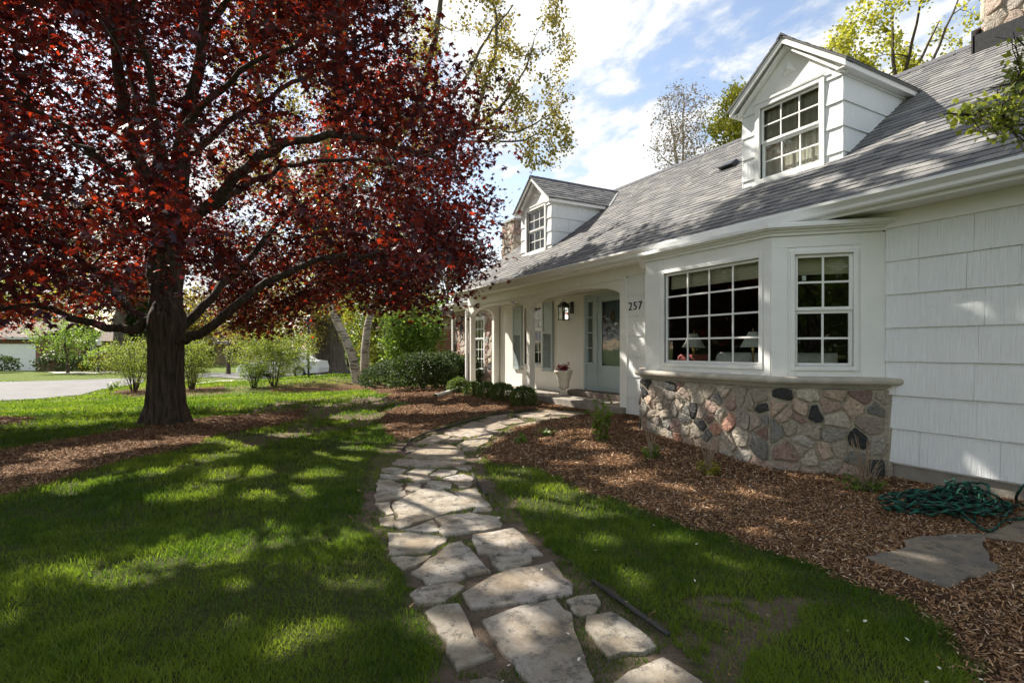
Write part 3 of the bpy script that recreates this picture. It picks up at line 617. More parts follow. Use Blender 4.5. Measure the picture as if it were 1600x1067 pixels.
for x0, x1, y0, y1, zb in ((-13.76, -13.60, D, D+.14, .2), (-10.50, -10.36, D, D+.14, .34), (-13.74, -13.60, 6.82, 7.0, .3)):
    s = MB(); s.box(x0, x1, y0, y1, zb, 2.27); s.build('porch_post', M['cream'], H, bevel=.006)
# porch back wall with openings
s = MB()
def wall_y(s, y0, y1, x0, x1, z0, z1, holes):
    xs = sorted({x0, x1, *[h[0] for h in holes], *[h[1] for h in holes]})
    for a, b in zip(xs[:-1], xs[1:]):
        hs = sorted([(h[2], h[3]) for h in holes if h[0] <= a+1e-6 and h[1] >= b-1e-6]); z = z0
        for c, d in hs:
            if c > z+1e-6: s.box(a, b, y0, y1, z, c)
            z = d
        if z < z1-1e-6: s.box(a, b, y0, y1, z, z1)
wall_y(s, 7.0, 7.12, -13.56, -7.2, .3, 2.58, [(-12.14, -11.29, .96, 2.43), (-9.48, -7.98, .42, 2.52)])
s.box(-7.2, -7.03, D+.2, 7.12, .2, 2.58)
s.build('porch_wall', M['cream'], H)
s = MB(); s.box(-13.56, -7.2, D+.2, 7.0, 2.585, 2.62); s.build('porch_ceiling', M['cream'], H)
s = MB(); s.box(-13.8, -7.05, 5.98, 7.0, .0, .34); s.build('porch_floor', M['concrete'], H, bevel=.012)
s = MB(); s.box(-9.75, -7.22, 6.66, 6.995, .343, .455); s.build('door_step', M['step'], H, bevel=.008)
# windows
def window(parent, O, ux, n, w, h, cols, rows, hung=True, casing=.07, mat='trim', glass='glass', sill=True, mun=.02, rows2=None, nm='window', depth=.05, cproud=.03):
    P = frame(O, ux, n); s = MB(); c = casing
    s.lbox(P, -c, 0, -c, h+c, -depth, cproud); s.lbox(P, w, w+c, -c, h+c, -depth, cproud); s.lbox(P, 0, w, h, h+c, -depth, cproud); s.lbox(P, 0, w, -c, 0, -depth, cproud)
    if sill: s.lbox(P, -c-.02, w+c+.02, -c-.035, -c-.001, -depth, cproud+.035)
    o = s.build(nm, M[mat], parent, bevel=.004); par = o if parent.get('_root') is not None else parent
    s = MB(); f = .035; halves = [(0, h*.5, rows2 or rows, -.035), (h*.5, h, rows, -.015)] if hung else [(0, h, rows, -.02)]
    if hung and rows2: mid = h*rows2/(rows+rows2); halves = [(0, mid, rows2, -.035), (mid, h, rows, -.015)]
    for b0, b1, rw, cc in halves:
        s.lbox(P, .0, f, b0, b1, cc-.03, cc); s.lbox(P, w-f, w, b0, b1, cc-.03, cc); s.lbox(P, f, w-f, b0, b0+f, cc-.03, cc); s.lbox(P, f, w-f, b1-f, b1, cc-.03, cc)
        m = mun/2
        for i in range(1, cols): a = f+(w-2*f)*i/cols; s.lbox(P, a-m, a+m, b0+f, b1-f, cc-.022, cc-.006)
        for j in range(1, rw):
            b = b0+f+(b1-b0-2*f)*j/rw; s.lbox(P, f, w-f, b-m, b+m, cc-.0215, cc-.0065)
    s.build('sash', M[mat], par, bevel=.002)
    s = MB()
    for b0, b1, rw, cc in halves: s.add([P(f, b0+f, cc-.014), P(w-f, b0+f, cc-.014), P(w-f, b1-f, cc-.014), P(f, b1-f, cc-.014)], [(0, 1, 2, 3)])
    s.build('pane', M[glass], par); return P, par
window(H, (-12.14, 7.0, .96), (1, 0, 0), (0, -1, 0), .85, 1.47, 4, 2, rows2=3, casing=.06)
for x0, x1 in ((-12.72, -12.24), (-11.20, -10.74)):
    s = MB(); y = 6.965; z0, z1 = .80, 2.50; st = .055
    s.box(x0, x0+st, y-.02, y+.03, z0, z1); s.box(x1-st, x1, y-.02, y+.03, z0, z1)
    for a, b in ((z0, z0+.09), (z1-.07, z1), (1.72, 1.79)): s.box(x0+st, x1-st, y-.019, y+.03, a, b)
    s.box(x0+st, x1-st, y-.006, y+.03, 1.79, z1-.07)                       # solid upper panel
    z = z0+.10
    while z < 1.71:
        s.hexa([(x0+st, y-.015, z), (x1-st, y-.015, z), (x1-st, y+.02, z+.022), (x0+st, y+.02, z+.022), (x0+st, y-.015, z+.007), (x1-st, y-.015, z+.007), (x1-st, y+.02, z+.029), (x0+st, y+.02, z+.029)]); z += .03
    s.box(x0+st, x1-st, y+.021, y+.03, z0+.09, 1.72)
    s.build('shutter', M['sage'], H)
# door surround, sidelight, door
s = MB(); y0, y1 = 6.955, 7.10
s.box(-9.48, -9.41, y0, y1, .456, 2.45); s.box(-9.14, -9.02, y0, y1, .456, 2.45); s.box(-8.10, -7.98, y0, y1, .456, 2.45); s.box(-9.48, -7.98, y0-.004, y1, 2.45, 2.52)
s.box(-9.41, -9.14, y0+.02, y1, .456, 1.02); s.box(-9.43, -9.12, y0-.03, y1, 1.02, 1.06); s.box(-9.41, -9.14, y0+.02, y1, 2.36, 2.45)
for z in (1.37, 1.70, 2.03): s.box(-9.37, -9.18, y0+.022, y0+.05, z-.012, z+.012)
s.box(-9.41, -9.37, y0+.021, y1, 1.06, 2.36); s.box(-9.18, -9.14, y0+.021, y1, 1.06, 2.36)
ds = s.build('door_surround', M['door'], H, bevel=.004)
s = MB(); s.add([(-9.37, y0+.06, 1.06), (-9.18, y0+.06, 1.06), (-9.18, y0+.06, 2.36), (-9.37, y0+.06, 2.36)], [(0, 1, 2, 3)]); s.build('sidelight_pane', M['glass'], ds)
s = MB(); s.box(-9.40, -9.15, 7.09, 7.10, 1.03, 2.4); s.build('sidelight_curtain', M['curtain'], ds)
s = MB(); a, b = -9.02, -8.10; y = 6.985                                   # storm door
s.box(a, a+.13, y, y+.04, .46, 2.45); s.box(b-.13, b, y, y+.04, .46, 2.45); s.box(a+.13, b-.13, y+.001, y+.04, 2.34, 2.45); s.box(a+.13, b-.13, y+.001, y+.04, .46, 1.00)
s.box(a+.2, b-.2, y-.006, y+.003, .55, .82)
sdoor = s.build('storm_door', M['door'], H, bevel=.004)
s = MB(); s.add([(a+.13, y+.02, 1.0), (b-.13, y+.02, 1.0), (b-.13, y+.02, 2.34), (a+.13, y+.02, 2.34)], [(0, 1, 2, 3)]); s.build('storm_glass', M['screen'], sdoor)
s = MB(); s.box(b-.09, b-.06, y-.05, y-.03, 1.36, 1.50); s.box(b-.085, b-.065, y-.03, y, 1.38, 1.40); s.box(b-.085, b-.065, y-.03, y, 1.46, 1.48); s.build('door_handle', M['steel'], sdoor)
for z in (.75, 1.45, 2.2):
    s = MB(); s.tube([(a-.005, y-.012, z-.05), (a-.005, y-.012, z+.05)], .009, 8); s.build('hinge', M['steel'], sdoor)
s = MB(); s.box(a+.02, b-.02, 7.10, 7.145, .46, 2.44)
for x0, x1 in ((a+.14, a+.42), (a+.50, a+.78)):
    for z0, z1 in ((.60, 1.02), (1.12, 1.40), (1.48, 2.05), (2.12, 2.34)):
        s.box(x0, x1, 7.092, 7.101, z0, z1); s.box(x0+.03, x1-.03, 7.084, 7.0925, z0+.03, z1-.03)
idoor = s.build('front_door', M['door'], H, bevel=.005)
s = MB(); kx, ky, kz = -8.62, 7.07, 2.02; s.lathe((kx, ky, kz+.08), [(.0, -.01), (.022, -.005), (.028, .01), (.012, .04), (0, .045)], 12)
ringp = [(kx+.055*math.sin(t), ky-.005, kz+.0+.075*math.cos(t)) for t in np.linspace(0, 2*math.pi, 20)]; s.tube(ringp, .014, 8); s.build('door_knocker', M['brass'], idoor, smooth=True)
# house number
cu = bpy.data.curves.new('num', 'FONT'); cu.body = '257'; cu.size = .20; cu.extrude = .006; cu.space_character = 1.18; cu.align_x = 'CENTER'; cu.offset = -.002
to = bpy.data.objects.new('tmp', cu); COL.objects.link(to); bpy.context.view_layer.update(); nm_ = bpy.data.meshes.new_from_object(to.evaluated_get(bpy.context.evaluated_depsgraph_get()))
bpy.data.objects.remove(to); nm_.transform(Matrix.Translation((-6.83, D-.024, 2.005)) @ Matrix.Rotation(R(90), 4, 'X')); nm_.name = 'house_number'; finish('house_number', nm_, M['black'], H)
# wall lantern
s = MB(); lx, ly = -10.03, 6.80; w2 = .082
for dx in (-w2, w2):
    for dy in (-w2, w2): s.box(lx+dx-.008, lx+dx+.008, ly+dy-.008, ly+dy+.008, 2.015, 2.30)
for z0, z1 in ((2.0, 2.018), (2.295, 2.315)): s.box(lx-w2-.018, lx+w2+.018, ly-w2-.018, ly+w2+.018, z0, z1)
s.add([(lx-w2-.03, ly-w2-.03, 2.316), (lx+w2+.03, ly-w2-.03, 2.316), (lx+w2+.03, ly+w2+.03, 2.316), (lx-w2-.03, ly+w2+.03, 2.316), (lx-.035, ly-.035, 2.42), (lx+.035, ly-.035, 2.42), (lx+.035, ly+.035, 2.42), (lx-.035, ly+.035, 2.42)], [(0, 3, 2, 1), (4, 5, 6, 7), (0, 1, 5, 4), (1, 2, 6, 5), (2, 3, 7, 6), (3, 0, 4, 7)])
s.tube([(lx+.03*math.cos(t), ly, 2.445+.04*math.sin(t)) for t in np.linspace(-.3, math.pi+.3, 12)], .006, 6); s.box(lx+.02, lx+.12, 6.96, 6.998, 2.15, 2.42); s.box(lx+.06, lx+.08, ly, 6.97, 2.36, 2.38)
s.tube([(lx, ly, 2.02), (lx, ly, 2.2)], .022, 8)
lan = s.build('wall_lantern', M['black'], H)
s = MB()
for dx in (-w2, w2): s.add([(lx+dx, ly-w2, 2.02), (lx+dx, ly+w2, 2.02), (lx+dx, ly+w2, 2.295), (lx+dx, ly-w2, 2.295)], [(0, 1, 2, 3)])
for dy in (-w2, w2): s.add([(lx-w2, ly+dy, 2.02), (lx+w2, ly+dy, 2.02), (lx+w2, ly+dy, 2.295), (lx-w2, ly+dy, 2.295)], [(0, 1, 2, 3)])
s.build('lantern_glass', M['glass'], lan)
# roof of laid shingles
ROOFC = [(.165, .165, .168), (.18, .177, .177), (.205, .20, .195), (.14, .14, .148), (.17, .167, .165), (.225, .218, .208)]
def tabs(s, O, ux, up, nrm, w, L, expo=.13, seed=1, th=.009):
    rg = random.Random(seed); O, ux, up, nrm = Vector(O), Vector(ux).normalized(), Vector(up).normalized(), Vector(nrm).normalized(); r = 0
    while r*expo < L:
        b0 = r*expo; b1 = min(L, b0+expo)+.02; a = -rg.random()*.2
        while a < w:
            wd = rg.choice((.10, .14, .18, .24, .32)); a0 = max(0, a); a1 = min(w, a+wd); a += wd
            if a1-a0 < .01: continue
            t = th*(1.55 if rg.random() < .45 else 1.0); c = rg.choice(ROOFC); k = rg.uniform(.85, 1.12); s.cur = tuple(x*k for x in c); p = lambda q, b, c_: O+ux*q+up*b+nrm*c_
            dj = rg.uniform(-.003, .003)
            s.add([p(a0, b0+dj, 0), p(a1-.002, b0+dj, 0), p(a1-.002, b0+dj, t), p(a0, b0+dj, t), p(a0, b1, .001), p(a1-.002, b1, .001)], [(0, 1, 2, 3), (3, 2, 5, 4), (1, 5, 2), (0, 3, 4)])
        r += 1
s = MB(); upv = Vector((0, YR-YE, ZR-ZE)).normalized(); nv = Vector((0, -upv.z, upv.y))
tabs(s, (XL-.12, YE-.03, ZE-.02), (1, 0, 0), upv, nv, XR_-XL+.3, math.hypot(YR-YE+.03, ZR-ZE), seed=8)
s.cur = ROOFC[1]
s.prism([(XL-.12, YE, ZE-.06), (XL-.12, YR, ZR-.04), (XL-.12, YR+4.15, ZE-.06), (XL-.12, YR, ZR-.14)], (XR_-XL+.3, 0, 0))
main_roof = s.build('roof', M['shingle'], H, col=True)
s = MB(); s.cur = (.1, .1, .11); rx = XL-.12
while rx < XR_: s.hexa([(rx, YR-.14, ZR-.09), (rx+.24, YR-.14, ZR-.09), (rx+.24, YR, ZR+.022), (rx, YR, ZR+.022), (rx, YR-.14, ZR-.07), (rx+.24, YR-.14, ZR-.075), (rx+.24, YR, ZR+.038), (rx, YR, ZR+.044)]); rx += .2
s.build('ridge_cap', M['shingle'], main_roof, col=True)
# gable end walls
s = MB()
for x in (XL+.02, XR_-.15): s.prism([(x, 7.14, .2), (x, 7.14, 2.63), (x, D+.01, 2.63), (x, D+.01, 2.84), (x, YR, ZR-.2), (x, 13.5, 2.84), (x, 13.5, .2)], (.13, 0, 0))
s.box(XL+.02, XR_, 13.4, 13.55, .2, 2.84)
s.build('gable_wall', M['trim'], H)
s = MB(); rk = [(XL-.14, YE-.02, ZE-.16), (XL-.14, YR, ZR-.16), (XL-.14, YR, ZR-.02), (XL-.14, YE-.02, ZE-.03)]; s.prism(rk, (.03, 0, 0)); s.build('rake_board', M['trim'], H)
# soffit, gutter, downspout
s = MB(); s.box(XL, XR_, YE+.06, D+.0, 2.765, 2.785); s.box(XL, XR_, YE+.04, YE+.06, 2.74, 2.885); s.build('soffit', M['trim'], H)
s = MB(); gp = [(YE+.039, 2.775), (YE-.02, 2.775), (YE-.035, 2.79), (YE-.038, 2.82), (YE-.075, 2.86), (YE-.085, 2.865), (YE-.085, 2.895), (YE-.072, 2.897), (YE-.072, 2.872), (YE-.03, 2.83), (YE-.02, 2.787), (YE+.03, 2.787), (YE+.03, 2.895), (YE+.039, 2.895)]
s.prism([(XL-.05, y, z) for y, z in gp], (XR_-XL+.05, 0, 0)); s.box(XL-.055, XL-.05, YE-.08, YE+.039, 2.78, 2.89); s.build('gutter', M['gutter'], H)
def spout(s, pts, w=.045, d=.03):
    pts = [Vector(p) for p in pts]
    for a, b in zip(pts[:-1], pts[1:]):
        dv = (b-a).normalized(); sx = Vector((1, 0, 0)) if abs(dv.x) < .8 else Vector((0, 1, 0)); sy = dv.cross(sx).normalized(); sx = sy.cross(dv)
        q = [a-sx*w-sy*d, a+sx*w-sy*d, a+sx*w+sy*d, a-sx*w+sy*d]; s.hexa([*q, *[p+(b-a) for p in q]])
s = MB(); spout(s, [(-13.66, YE-.02, 2.78), (-13.68, YE+.0, 2.66), (-13.84, D-.03, 2.45), (-13.84, D-.03, .42), (-13.86, D-.15, .30)]); s.build('downspout', M['gutter'], H, bevel=.006)
e0 = Vector(gnd(722, 612))+Vector((0, 0, .10)); e1 = Vector(gnd(681, 621))+Vector((0, 0, .05))
s = MB(); spout(s, [e0+(e0-e1)*.2, e1], .05, .035); s.build('downspout_extension', M['gutter'], H, bevel=.006)
s = MB(); ed = (e1-e0).normalized(); spout(s, [e1, e1+ed*.004], .042, .027); s.build('spout_mouth_shade', M['black'], H)  # black plate stands for the shade inside the open end
# dormers
def dormer(x0, x1, seed, curtain=True):
    yd = 6.86; zb = 3.70; ze = 4.98; za = 5.58; xc = (x0+x1)/2; sd_ = MB()
    zf = lambda y: roofz(y)
    sd_.prism([(x0, yd, zb-.1), (x1, yd, zb-.1), (x1, yd, ze), (xc, yd, za-.06), (x0, yd, ze)], (0, .05, 0)) if False else None
    wx0, wx1, wz0, wz1 = x0+.29, x1-.29, 3.80, 4.83
    # front wall around the window
    sd_.box(x0, wx0, yd, yd+.08, zb-.15, ze); sd_.box(wx1, x1, yd, yd+.08, zb-.15, ze); sd_.box(wx0, wx1, yd, yd+.08, zb-.15, wz0); sd_.box(wx0, wx1, yd, yd+.08, wz1, ze)
    sd_.prism([(x0, yd, ze), (x1, yd, ze), (xc, yd, za-.03)], (0, .08, 0))
    for x in (x0+.01, x1-.09): sd_.prism([(x, yd+.08, zb-.1), (x, yd+.08, ze), (x, 9.0, ze)], (.08, 0, 0))
    d = sd_.build('dormer', M['trim'], H)
    s = MB(); rows = [3.52, 3.84, 4.16, 4.48, 4.80, 5.02]; P = frame((0, yd, 0), (1, 0, 0), (0, -1, 0))
    shingle_rows(s, P, x0-.012, wx0-.075, rows, seed, wmin=.4, wmax=.5, thick=.022); s.build('dormer_siding', M['siding'], d, bevel=.002); s = MB(); shingle_rows(s, P, wx1+.075, x1+.012, rows, seed+1, wmin=.4, wmax=.5, thick=.022)
    rows[-1] = 4.96
    Pr = frame((x1, yd, 0), (0, 1, 0), (1, 0, 0)); shingle_rows(s, Pr, -.01, 1.9, rows, seed+2, wmin=.3, wmax=.7, thick=.022); s.build('dormer_siding', M['siding'], d, bevel=.002); s = MB()
    Pq = frame((x0, yd, 0), (0, 1, 0), (-1, 0, 0)); shingle_rows(s, Pq, -.01, 1.9, rows, seed+3, wmin=.3, wmax=.7, thick=.022)
    s.build('dormer_siding', M['siding'], d, bevel=.002)
    window(d, (wx0, yd, wz0), (1, 0, 0), (0, -1, 0), wx1-wx0, wz1-wz0, 3, 2, casing=.07, cproud=.035, nm='dormer_window')
    s = MB(); s.box(wx0-.05, wx1+.05, yd+.12, yd+.13, wz0-.05, wz1+.05); s.build('dormer_curtain', M['curtain'], d)
    # rake boards, mouldings, ornament
    s = MB(); oh = .12
    def rake(xa, za_, xb, zb_, y0, y1, h0, h1): s.hexa([(xa, y0, za_-h1), (xb, y0, zb_-h1), (xb, y1, zb_-h1), (xa, y1, za_-h1), (xa, y0, za_-h0), (xb, y0, zb_-h0), (xb, y1, zb_-h0), (xa, y1, za_-h0)])
    sl = (za-ze)/((x1-x0)/2)
    for sg in (-1, 1):
        xe = xc+sg*((x1-x0)/2+oh); zeo = ze-oh*sl
        rake(xe, zeo+.055, xc, za+.055, yd-.16, yd-.13, .01, .11); rake(xe, zeo+.055, xc, za+.055, yd-.13, yd+.0, .03, .05)
        rake(xe-sg*.06, zeo-.0, xc, za-.01, yd-.045, yd-.001, .0, .085); rake(xe-sg*.07, zeo-.05, xc, za-.06, yd-.10, yd-.045, .0, .045)
        xs_ = sorted((xe, xe-sg*.03)); s.box(xs_[0], xs_[1], yd-.13, 8.75, zeo-.055, zeo+.045)
        xs_ = sorted((xe-sg*.03, xe-sg*(oh+.02))); s.box(xs_[0], xs_[1], yd-.13, 8.75, zeo-.05, zeo-.035)
    s.box(wx0-.10, wx1+.10, yd-.05, yd-.036, wz1+.07, wz1+.10)
    s.add([(xc-.11, yd-.002, 5.14), (xc+.11, yd-.002, 5.14), (xc, yd-.002, 5.32), (xc, yd-.055, 5.20)], [(0, 1, 3), (1, 2, 3), (2, 0, 3)])
    s.build('dormer_trim', M['trim'], d, bevel=.003)
    s = MB()
    for sg in (-1, 1):
        xe = xc+sg*((x1-x0)/2+oh+.02); zeo = ze-(oh+.02)*sl+.055; L = math.hypot(xe-xc, za+.055-zeo); upd = Vector((xc-xe, 0, za+.055-zeo)).normalized(); nn = Vector((-upd.z*-sg*-1, 0, 0)); nn = upd.cross(Vector((0, 1, 0))) ; nn = nn if nn.z > 0 else -nn
        tabs(s, (xe, yd-.18, zeo), (0, 1, 0), upd, nn, 2.85, L, seed=seed+5)
        s.cur = ROOFC[0]; q = [Vector((xe, yd-.18, zeo)), Vector((xc, yd-.18, za+.055)), Vector((xc, 9.45, za+.055)), Vector((xe, 9.45, zeo))]; s.add([p-Vector((0, 0, .004)) for p in q]+[p-Vector((0, 0, .025)) for p in q], [(0, 1, 2, 3), (4, 5, 6, 7), (0, 1, 5, 4), (1, 2, 6, 5), (2, 3, 7, 6), (3, 0, 4, 7)])
    s.cur = (.1, .1, .11); y = yd-.18
    while y < 9.3: s.hexa([(xc-.07, y, za+.012), (xc+.07, y, za+.012), (xc+.07, y+.22, za+.012), (xc-.07, y+.22, za+.012), (xc-.01, y, za+.082), (xc+.01, y, za+.082), (xc+.01, y+.22, za+.076), (xc-.01, y+.22, za+.076)]); y += .18
    s.build('dormer_roof', M['shingle'], d, col=True)
    return d
dormer(-5.33, -3.87, 50); dl = dormer(-12.06, -10.62, 70)
s = MB(); a = Vector((-10.44, 8.42, roofz(8.42)+.03)); b = Vector((-11.2, 9.30, roofz(9.30)+.03)); sx = Vector((.09, 0, 0)); s.add([a, a+sx, b+sx, b], [(0, 1, 2, 3)]); s.add([a+sx*.3+Vector((0, 0, .012)), a+sx*.7+Vector((0, 0, .012)), b+sx*.7+Vector((0, 0, .012)), b+sx*.3+Vector((0, 0, .012))], [(0, 1, 2, 3)]); s.build('valley_flashing', M['steel'], H)
# roof vent
s = MB(); vy = 8.14; vz = roofz(vy); P = lambda a, b, c: Vector((-6.6, vy, vz))+Vector((1, 0, 0))*a+upv*b+nv*c
s.lbox(P, -.2, .2, -.16, .2, .012, .022)
s.add([P(-.13, -.1, .02), P(.13, -.1, .02), P(.13, .12, .02), P(-.13, .12, .02), P(-.15, -.14, .10), P(.15, -.14, .10), P(.11, .1, .09), P(-.11, .1, .09)], [(0, 3, 2, 1), (4, 5, 6, 7), (0, 1, 5, 4), (1, 2, 6, 5), (2, 3, 7, 6), (3, 0, 4, 7)]); s.build('roof_vent', M['black'], H, bevel=.006)
# ------------------------------------------------------------ field stone walls
STC = [(.42, .36, .29), (.36, .26, .21), (.40, .22, .16), (.33, .30, .26), (.29, .19, .16), (.48, .42, .34), (.045, .045, .045), (.23, .22, .20), (.44, .33, .25), (.37, .30, .25), (.40, .35, .30), (.34, .24, .20), (.40, .31, .25), (.46, .39, .31)]
MORT = (.40, .345, .27)
def stonewall(s, P, w, h, n, seed, bulge=.03, relax=2, cols=STC, c0=0.0):
    rg = random.Random(seed); area = w*h/n; ms = math.sqrt(area); pts = []
    for _ in range(n):
        best = None
        for _k in range(8):
            q = (rg.random()*w, rg.random()*h); dd = min([math.hypot(q[0]-p[0], (q[1]-p[1])*1.25) for p in pts] or [9]);
            if best is None or dd > best[0]: best = (dd, q)
            if dd > ms*rg.uniform(.45, .95): break
        pts.append(best[1])
    for c in pts:
        poly = [(0, 0), (w, 0), (w, h), (0, h)]
        for o in sorted(pts, key=lambda o: (o[0]-c[0])**2+(o[1]-c[1])**2)[1:22]:
            mx, my = (c[0]+o[0])/2, (c[1]+o[1])/2; nx, ny = o[0]-c[0], o[1]-c[1]; out = []
            for i in range(len(poly)):
                a, b = poly[i], poly[(i+1) % len(poly)]; da = (a[0]-mx)*nx+(a[1]-my)*ny; db = (b[0]-mx)*nx+(b[1]-my)*ny
                if da <= 0: out.append(a)
                if (da < 0) != (db < 0) and da != db: t = da/(da-db); out.append((a[0]+(b[0]-a[0])*t, a[1]+(b[1]-a[1])*t))
            poly = out
            if len(poly) < 3: break
        if len(poly) < 3: continue
        cx = sum(p[0] for p in poly)/len(poly); cy = sum(p[1] for p in poly)/len(poly); rm = max(.03, sum(math.hypot(p[0]-cx, p[1]-cy) for p in poly)/len(poly)); g = rg.uniform(.008, .022)/rm
        poly = [(cx+(p[0]-cx)*(1-g), cy+(p[1]-cy)*(1-g)) for p in poly]
        sub = []
        for i in range(len(poly)):
            a, b = poly[i], poly[(i+1) % len(poly)]; m_ = ((a[0]+b[0])/2+rg.gauss(0, .011), (a[1]+b[1])/2+rg.gauss(0, .011)); sub += [(a[0]+rg.gauss(0, .006), a[1]+rg.gauss(0, .006)), m_]
        poly = sub
        for _k in range(2):
            poly = [q for i in range(len(poly)) for q in ((poly[i][0]*.75+poly[(i+1) % len(poly)][0]*.25, poly[i][1]*.75+poly[(i+1) % len(poly)][1]*.25), (poly[i][0]*.25+poly[(i+1) % len(poly)][0]*.75, poly[i][1]*.25+poly[(i+1) % len(poly)][1]*.75))]
        k = len(poly); bu = bulge*rg.uniform(.5, 1.2); tx, ty = rg.gauss(0, .10), rg.gauss(0, .10); vs = []
        for sc, dp in ((1, -.012), (.975, bu*.5), (.90, bu*.9), (.6, bu), ):
            for p in poly:
                xx, yy = (p[0]-cx)*sc, (p[1]-cy)*sc; jz = rg.gauss(0, .0022) if dp > 0 else 0
                vs.append(P(cx+xx, cy+yy, c0+dp+(tx*xx+ty*yy if dp > 0 else 0)+jz))
        vs.append(P(cx, cy, c0+bu*1.02)); fs = []
        for r_ in range(3):
            for i in range(k): fs.append((r_*k+i, r_*k+(i+1) % k, (r_+1)*k+(i+1) % k, (r_+1)*k+i))
        for i in range(k): fs.append((3*k+i, 3*k+(i+1) % k, 4*k))
        cc = rg.choice(cols); kk = rg.uniform(.8, 1.2); s.cur = tuple(x*kk for x in cc); s.add(vs, fs)
    s.cur = MORT
# ------------------------------------------------------------ bay window
YB = 5.34; BL, BR = -5.775, -3.79
def off_poly(o):                                      # bay outline pushed out by o
    k = o*math.tan(R(22.5)); return [(-6.535-o*1.414, D), (BL-k, YB-o), (BR+k, YB-o), (-3.03+o*1.414, D)]
def bay_slab(s, o, z0, z1):
    p = off_poly(o); s.prism([(x, y, z0) for x, y in p], (0, 0, z1-z0))
bay = MB(); y_in = YB+.1
Pb = frame((BL, YB, 0), (1, 0, 0), (0, -1, 0)); wf = BR-BL
Pr = frame((BR, YB, 0), (1, 1, 0), (1, -1, 0)); wr = math.hypot(.76, .76); Pq = frame((-6.535, D, 0), (1, -1, 0), (-1, -1, 0))
fx0, fx1, fz0, fz1 = .365, 1.845, 1.16, 2.38
def face_panels(s, P, w, a0, a1, b0, b1, zt, zb=1.05):
    s.lbox(P, 0, a0, zb, zt, -.08, 0); s.lbox(P, a1, w, zb, zt, -.08, 0); s.lbox(P, a0, a1, zb, b0, -.08, 0); s.lbox(P, a0, a1, b1, zt, -.08, 0)
face_panels(bay, Pb, wf, fx0, fx1, fz0, fz1, 2.58); face_panels(bay, Pr, wr, .235, .80, fz0, fz1, 2.58); face_panels(bay, Pq, wr, .235, .80, fz0, fz1, 2.58)
# flat boards standing slightly proud
bay.lbox(Pb, 0.004, .285, 1.051, 2.579, 0, .012); bay.lbox(Pb, 1.905, wf-.004, 1.051, 2.579, 0, .012); bay.lbox(Pr, .004, .165, 1.051, 2.46, 0, .012); bay.lbox(Pr, .87, wr+.02, 1.051, 2.579, 0, .012)
bay.lbox(Pr, .004, wr+.02, 2.461, 2.579, 0, .010)
BAY = bay.build('bay_window', M['trim'], H, bevel=.003)
def bay_window_unit(P3, a0, a1, cols, rows, hung):
    O = P3(a0, fz0, 0); ux = (P3(1, 0, 0)-P3(0, 0, 0)); n = (P3(0, 0, 1)-P3(0, 0, 0))
    window(BAY, O, ux, n, a1-a0, fz1-fz0, cols, rows, hung=hung, casing=.045, sill=False, cproud=.022, nm='window_frame', mun=.022)
bay_window_unit(Pb, fx0, fx1, 4, 4, False); bay_window_unit(Pr, .235, .80, 2, 2, True); bay_window_unit(Pq, .235, .80, 2, 2, True)
s = MB(); bay_slab(s, .0, 2.58, 2.60); bay_slab(s, .03, 2.59, 2.625); bay_slab(s, .055, 2.625, 2.65); bay_slab(s, .10, 2.65, 2.665); bay_slab(s, .125, 2.665, 2.705); bay_slab(s, .11, 2.705, 2.712)
p = off_poly(.11); s.add([(p[0][0], p[0][1], 2.712), (p[1][0], p[1][1], 2.712), (p[2][0], p[2][1], 2.712), (p[3][0], p[3][1], 2.712), (-3.2, D-.03, 2.77), (-6.5, D-.03, 2.77)], [(0, 1, 5), (1, 2, 4, 5), (2, 3, 4)])
s.build('bay_cornice', M['trim'], BAY, bevel=.003)
s = MB(); bay_slab(s, .05, .925, .945); bay_slab(s, .075, .945, .975)
prof = [(.135, .975), (.15, .99), (.155, 1.01), (.15, 1.03), (.13, 1.045), (.04, 1.052)]
rings = [off_poly(o) for o, z in prof]; V = []; 
for (o, z), pl in zip(prof, rings): V += [(x, y, z) for x, y in pl]
F = [(i*4+j, i*4+j+1, (i+1)*4+j+1, (i+1)*4+j) for i in range(len(prof)-1) for j in range(3)]
F += [(0, 1, 2, 3), tuple((len(prof)-1)*4+j for j in range(4))]; s.add(V, F); s.build('bay_sill', M['sill'], BAY)
s = MB(); s.cur = MORT; ob = .065; p = off_poly(ob); s.prism([(x, y, -.2) for x, y in p], (0, 0, 1.12)); kk = ob*math.tan(R(22.5))
Pb2 = frame((BL-kk, YB-ob, 0), (1, 0, 0), (0, -1, 0)); Pr2 = frame((BR+kk, YB-ob, 0), (1, 1, 0), (1, -1, 0)); Pl2 = frame((-6.535-ob*1.414, D, 0), (1, -1, 0), (-1, -1, 0))
def lift(P, dz): return lambda a, b, c: P(a, b+dz, c)
stonewall(s, lift(Pb2, -.06), wf+2*kk, .98, 74, 12, .026, c0=.002); stonewall(s, lift(Pr2, -.08), wr+.035, 1.0, 33, 17, .032, c0=.002); stonewall(s, lift(Pl2, -.0), wr+.02, .92, 22, 14, .03, c0=.002)
s.build('bay_stone_base', M['stone'], BAY, smooth=False, col=True)
# blinds
s = MB(); s.lbox(Pb, fx0+.02, fx1-.02, 2.17, fz1, -.13, -.11); s.build('blind', M['blind'], BAY); s = MB(); s.lbox(Pr, .25, .79, 2.17, fz1, -.13, -.11); s.build('blind', M['blind'], BAY)
s = MB(); s.lbox(Pr, .32, .36, 2.10, 2.155, -.06, -.055); s.build('window_tag', M['trim'], BAY)
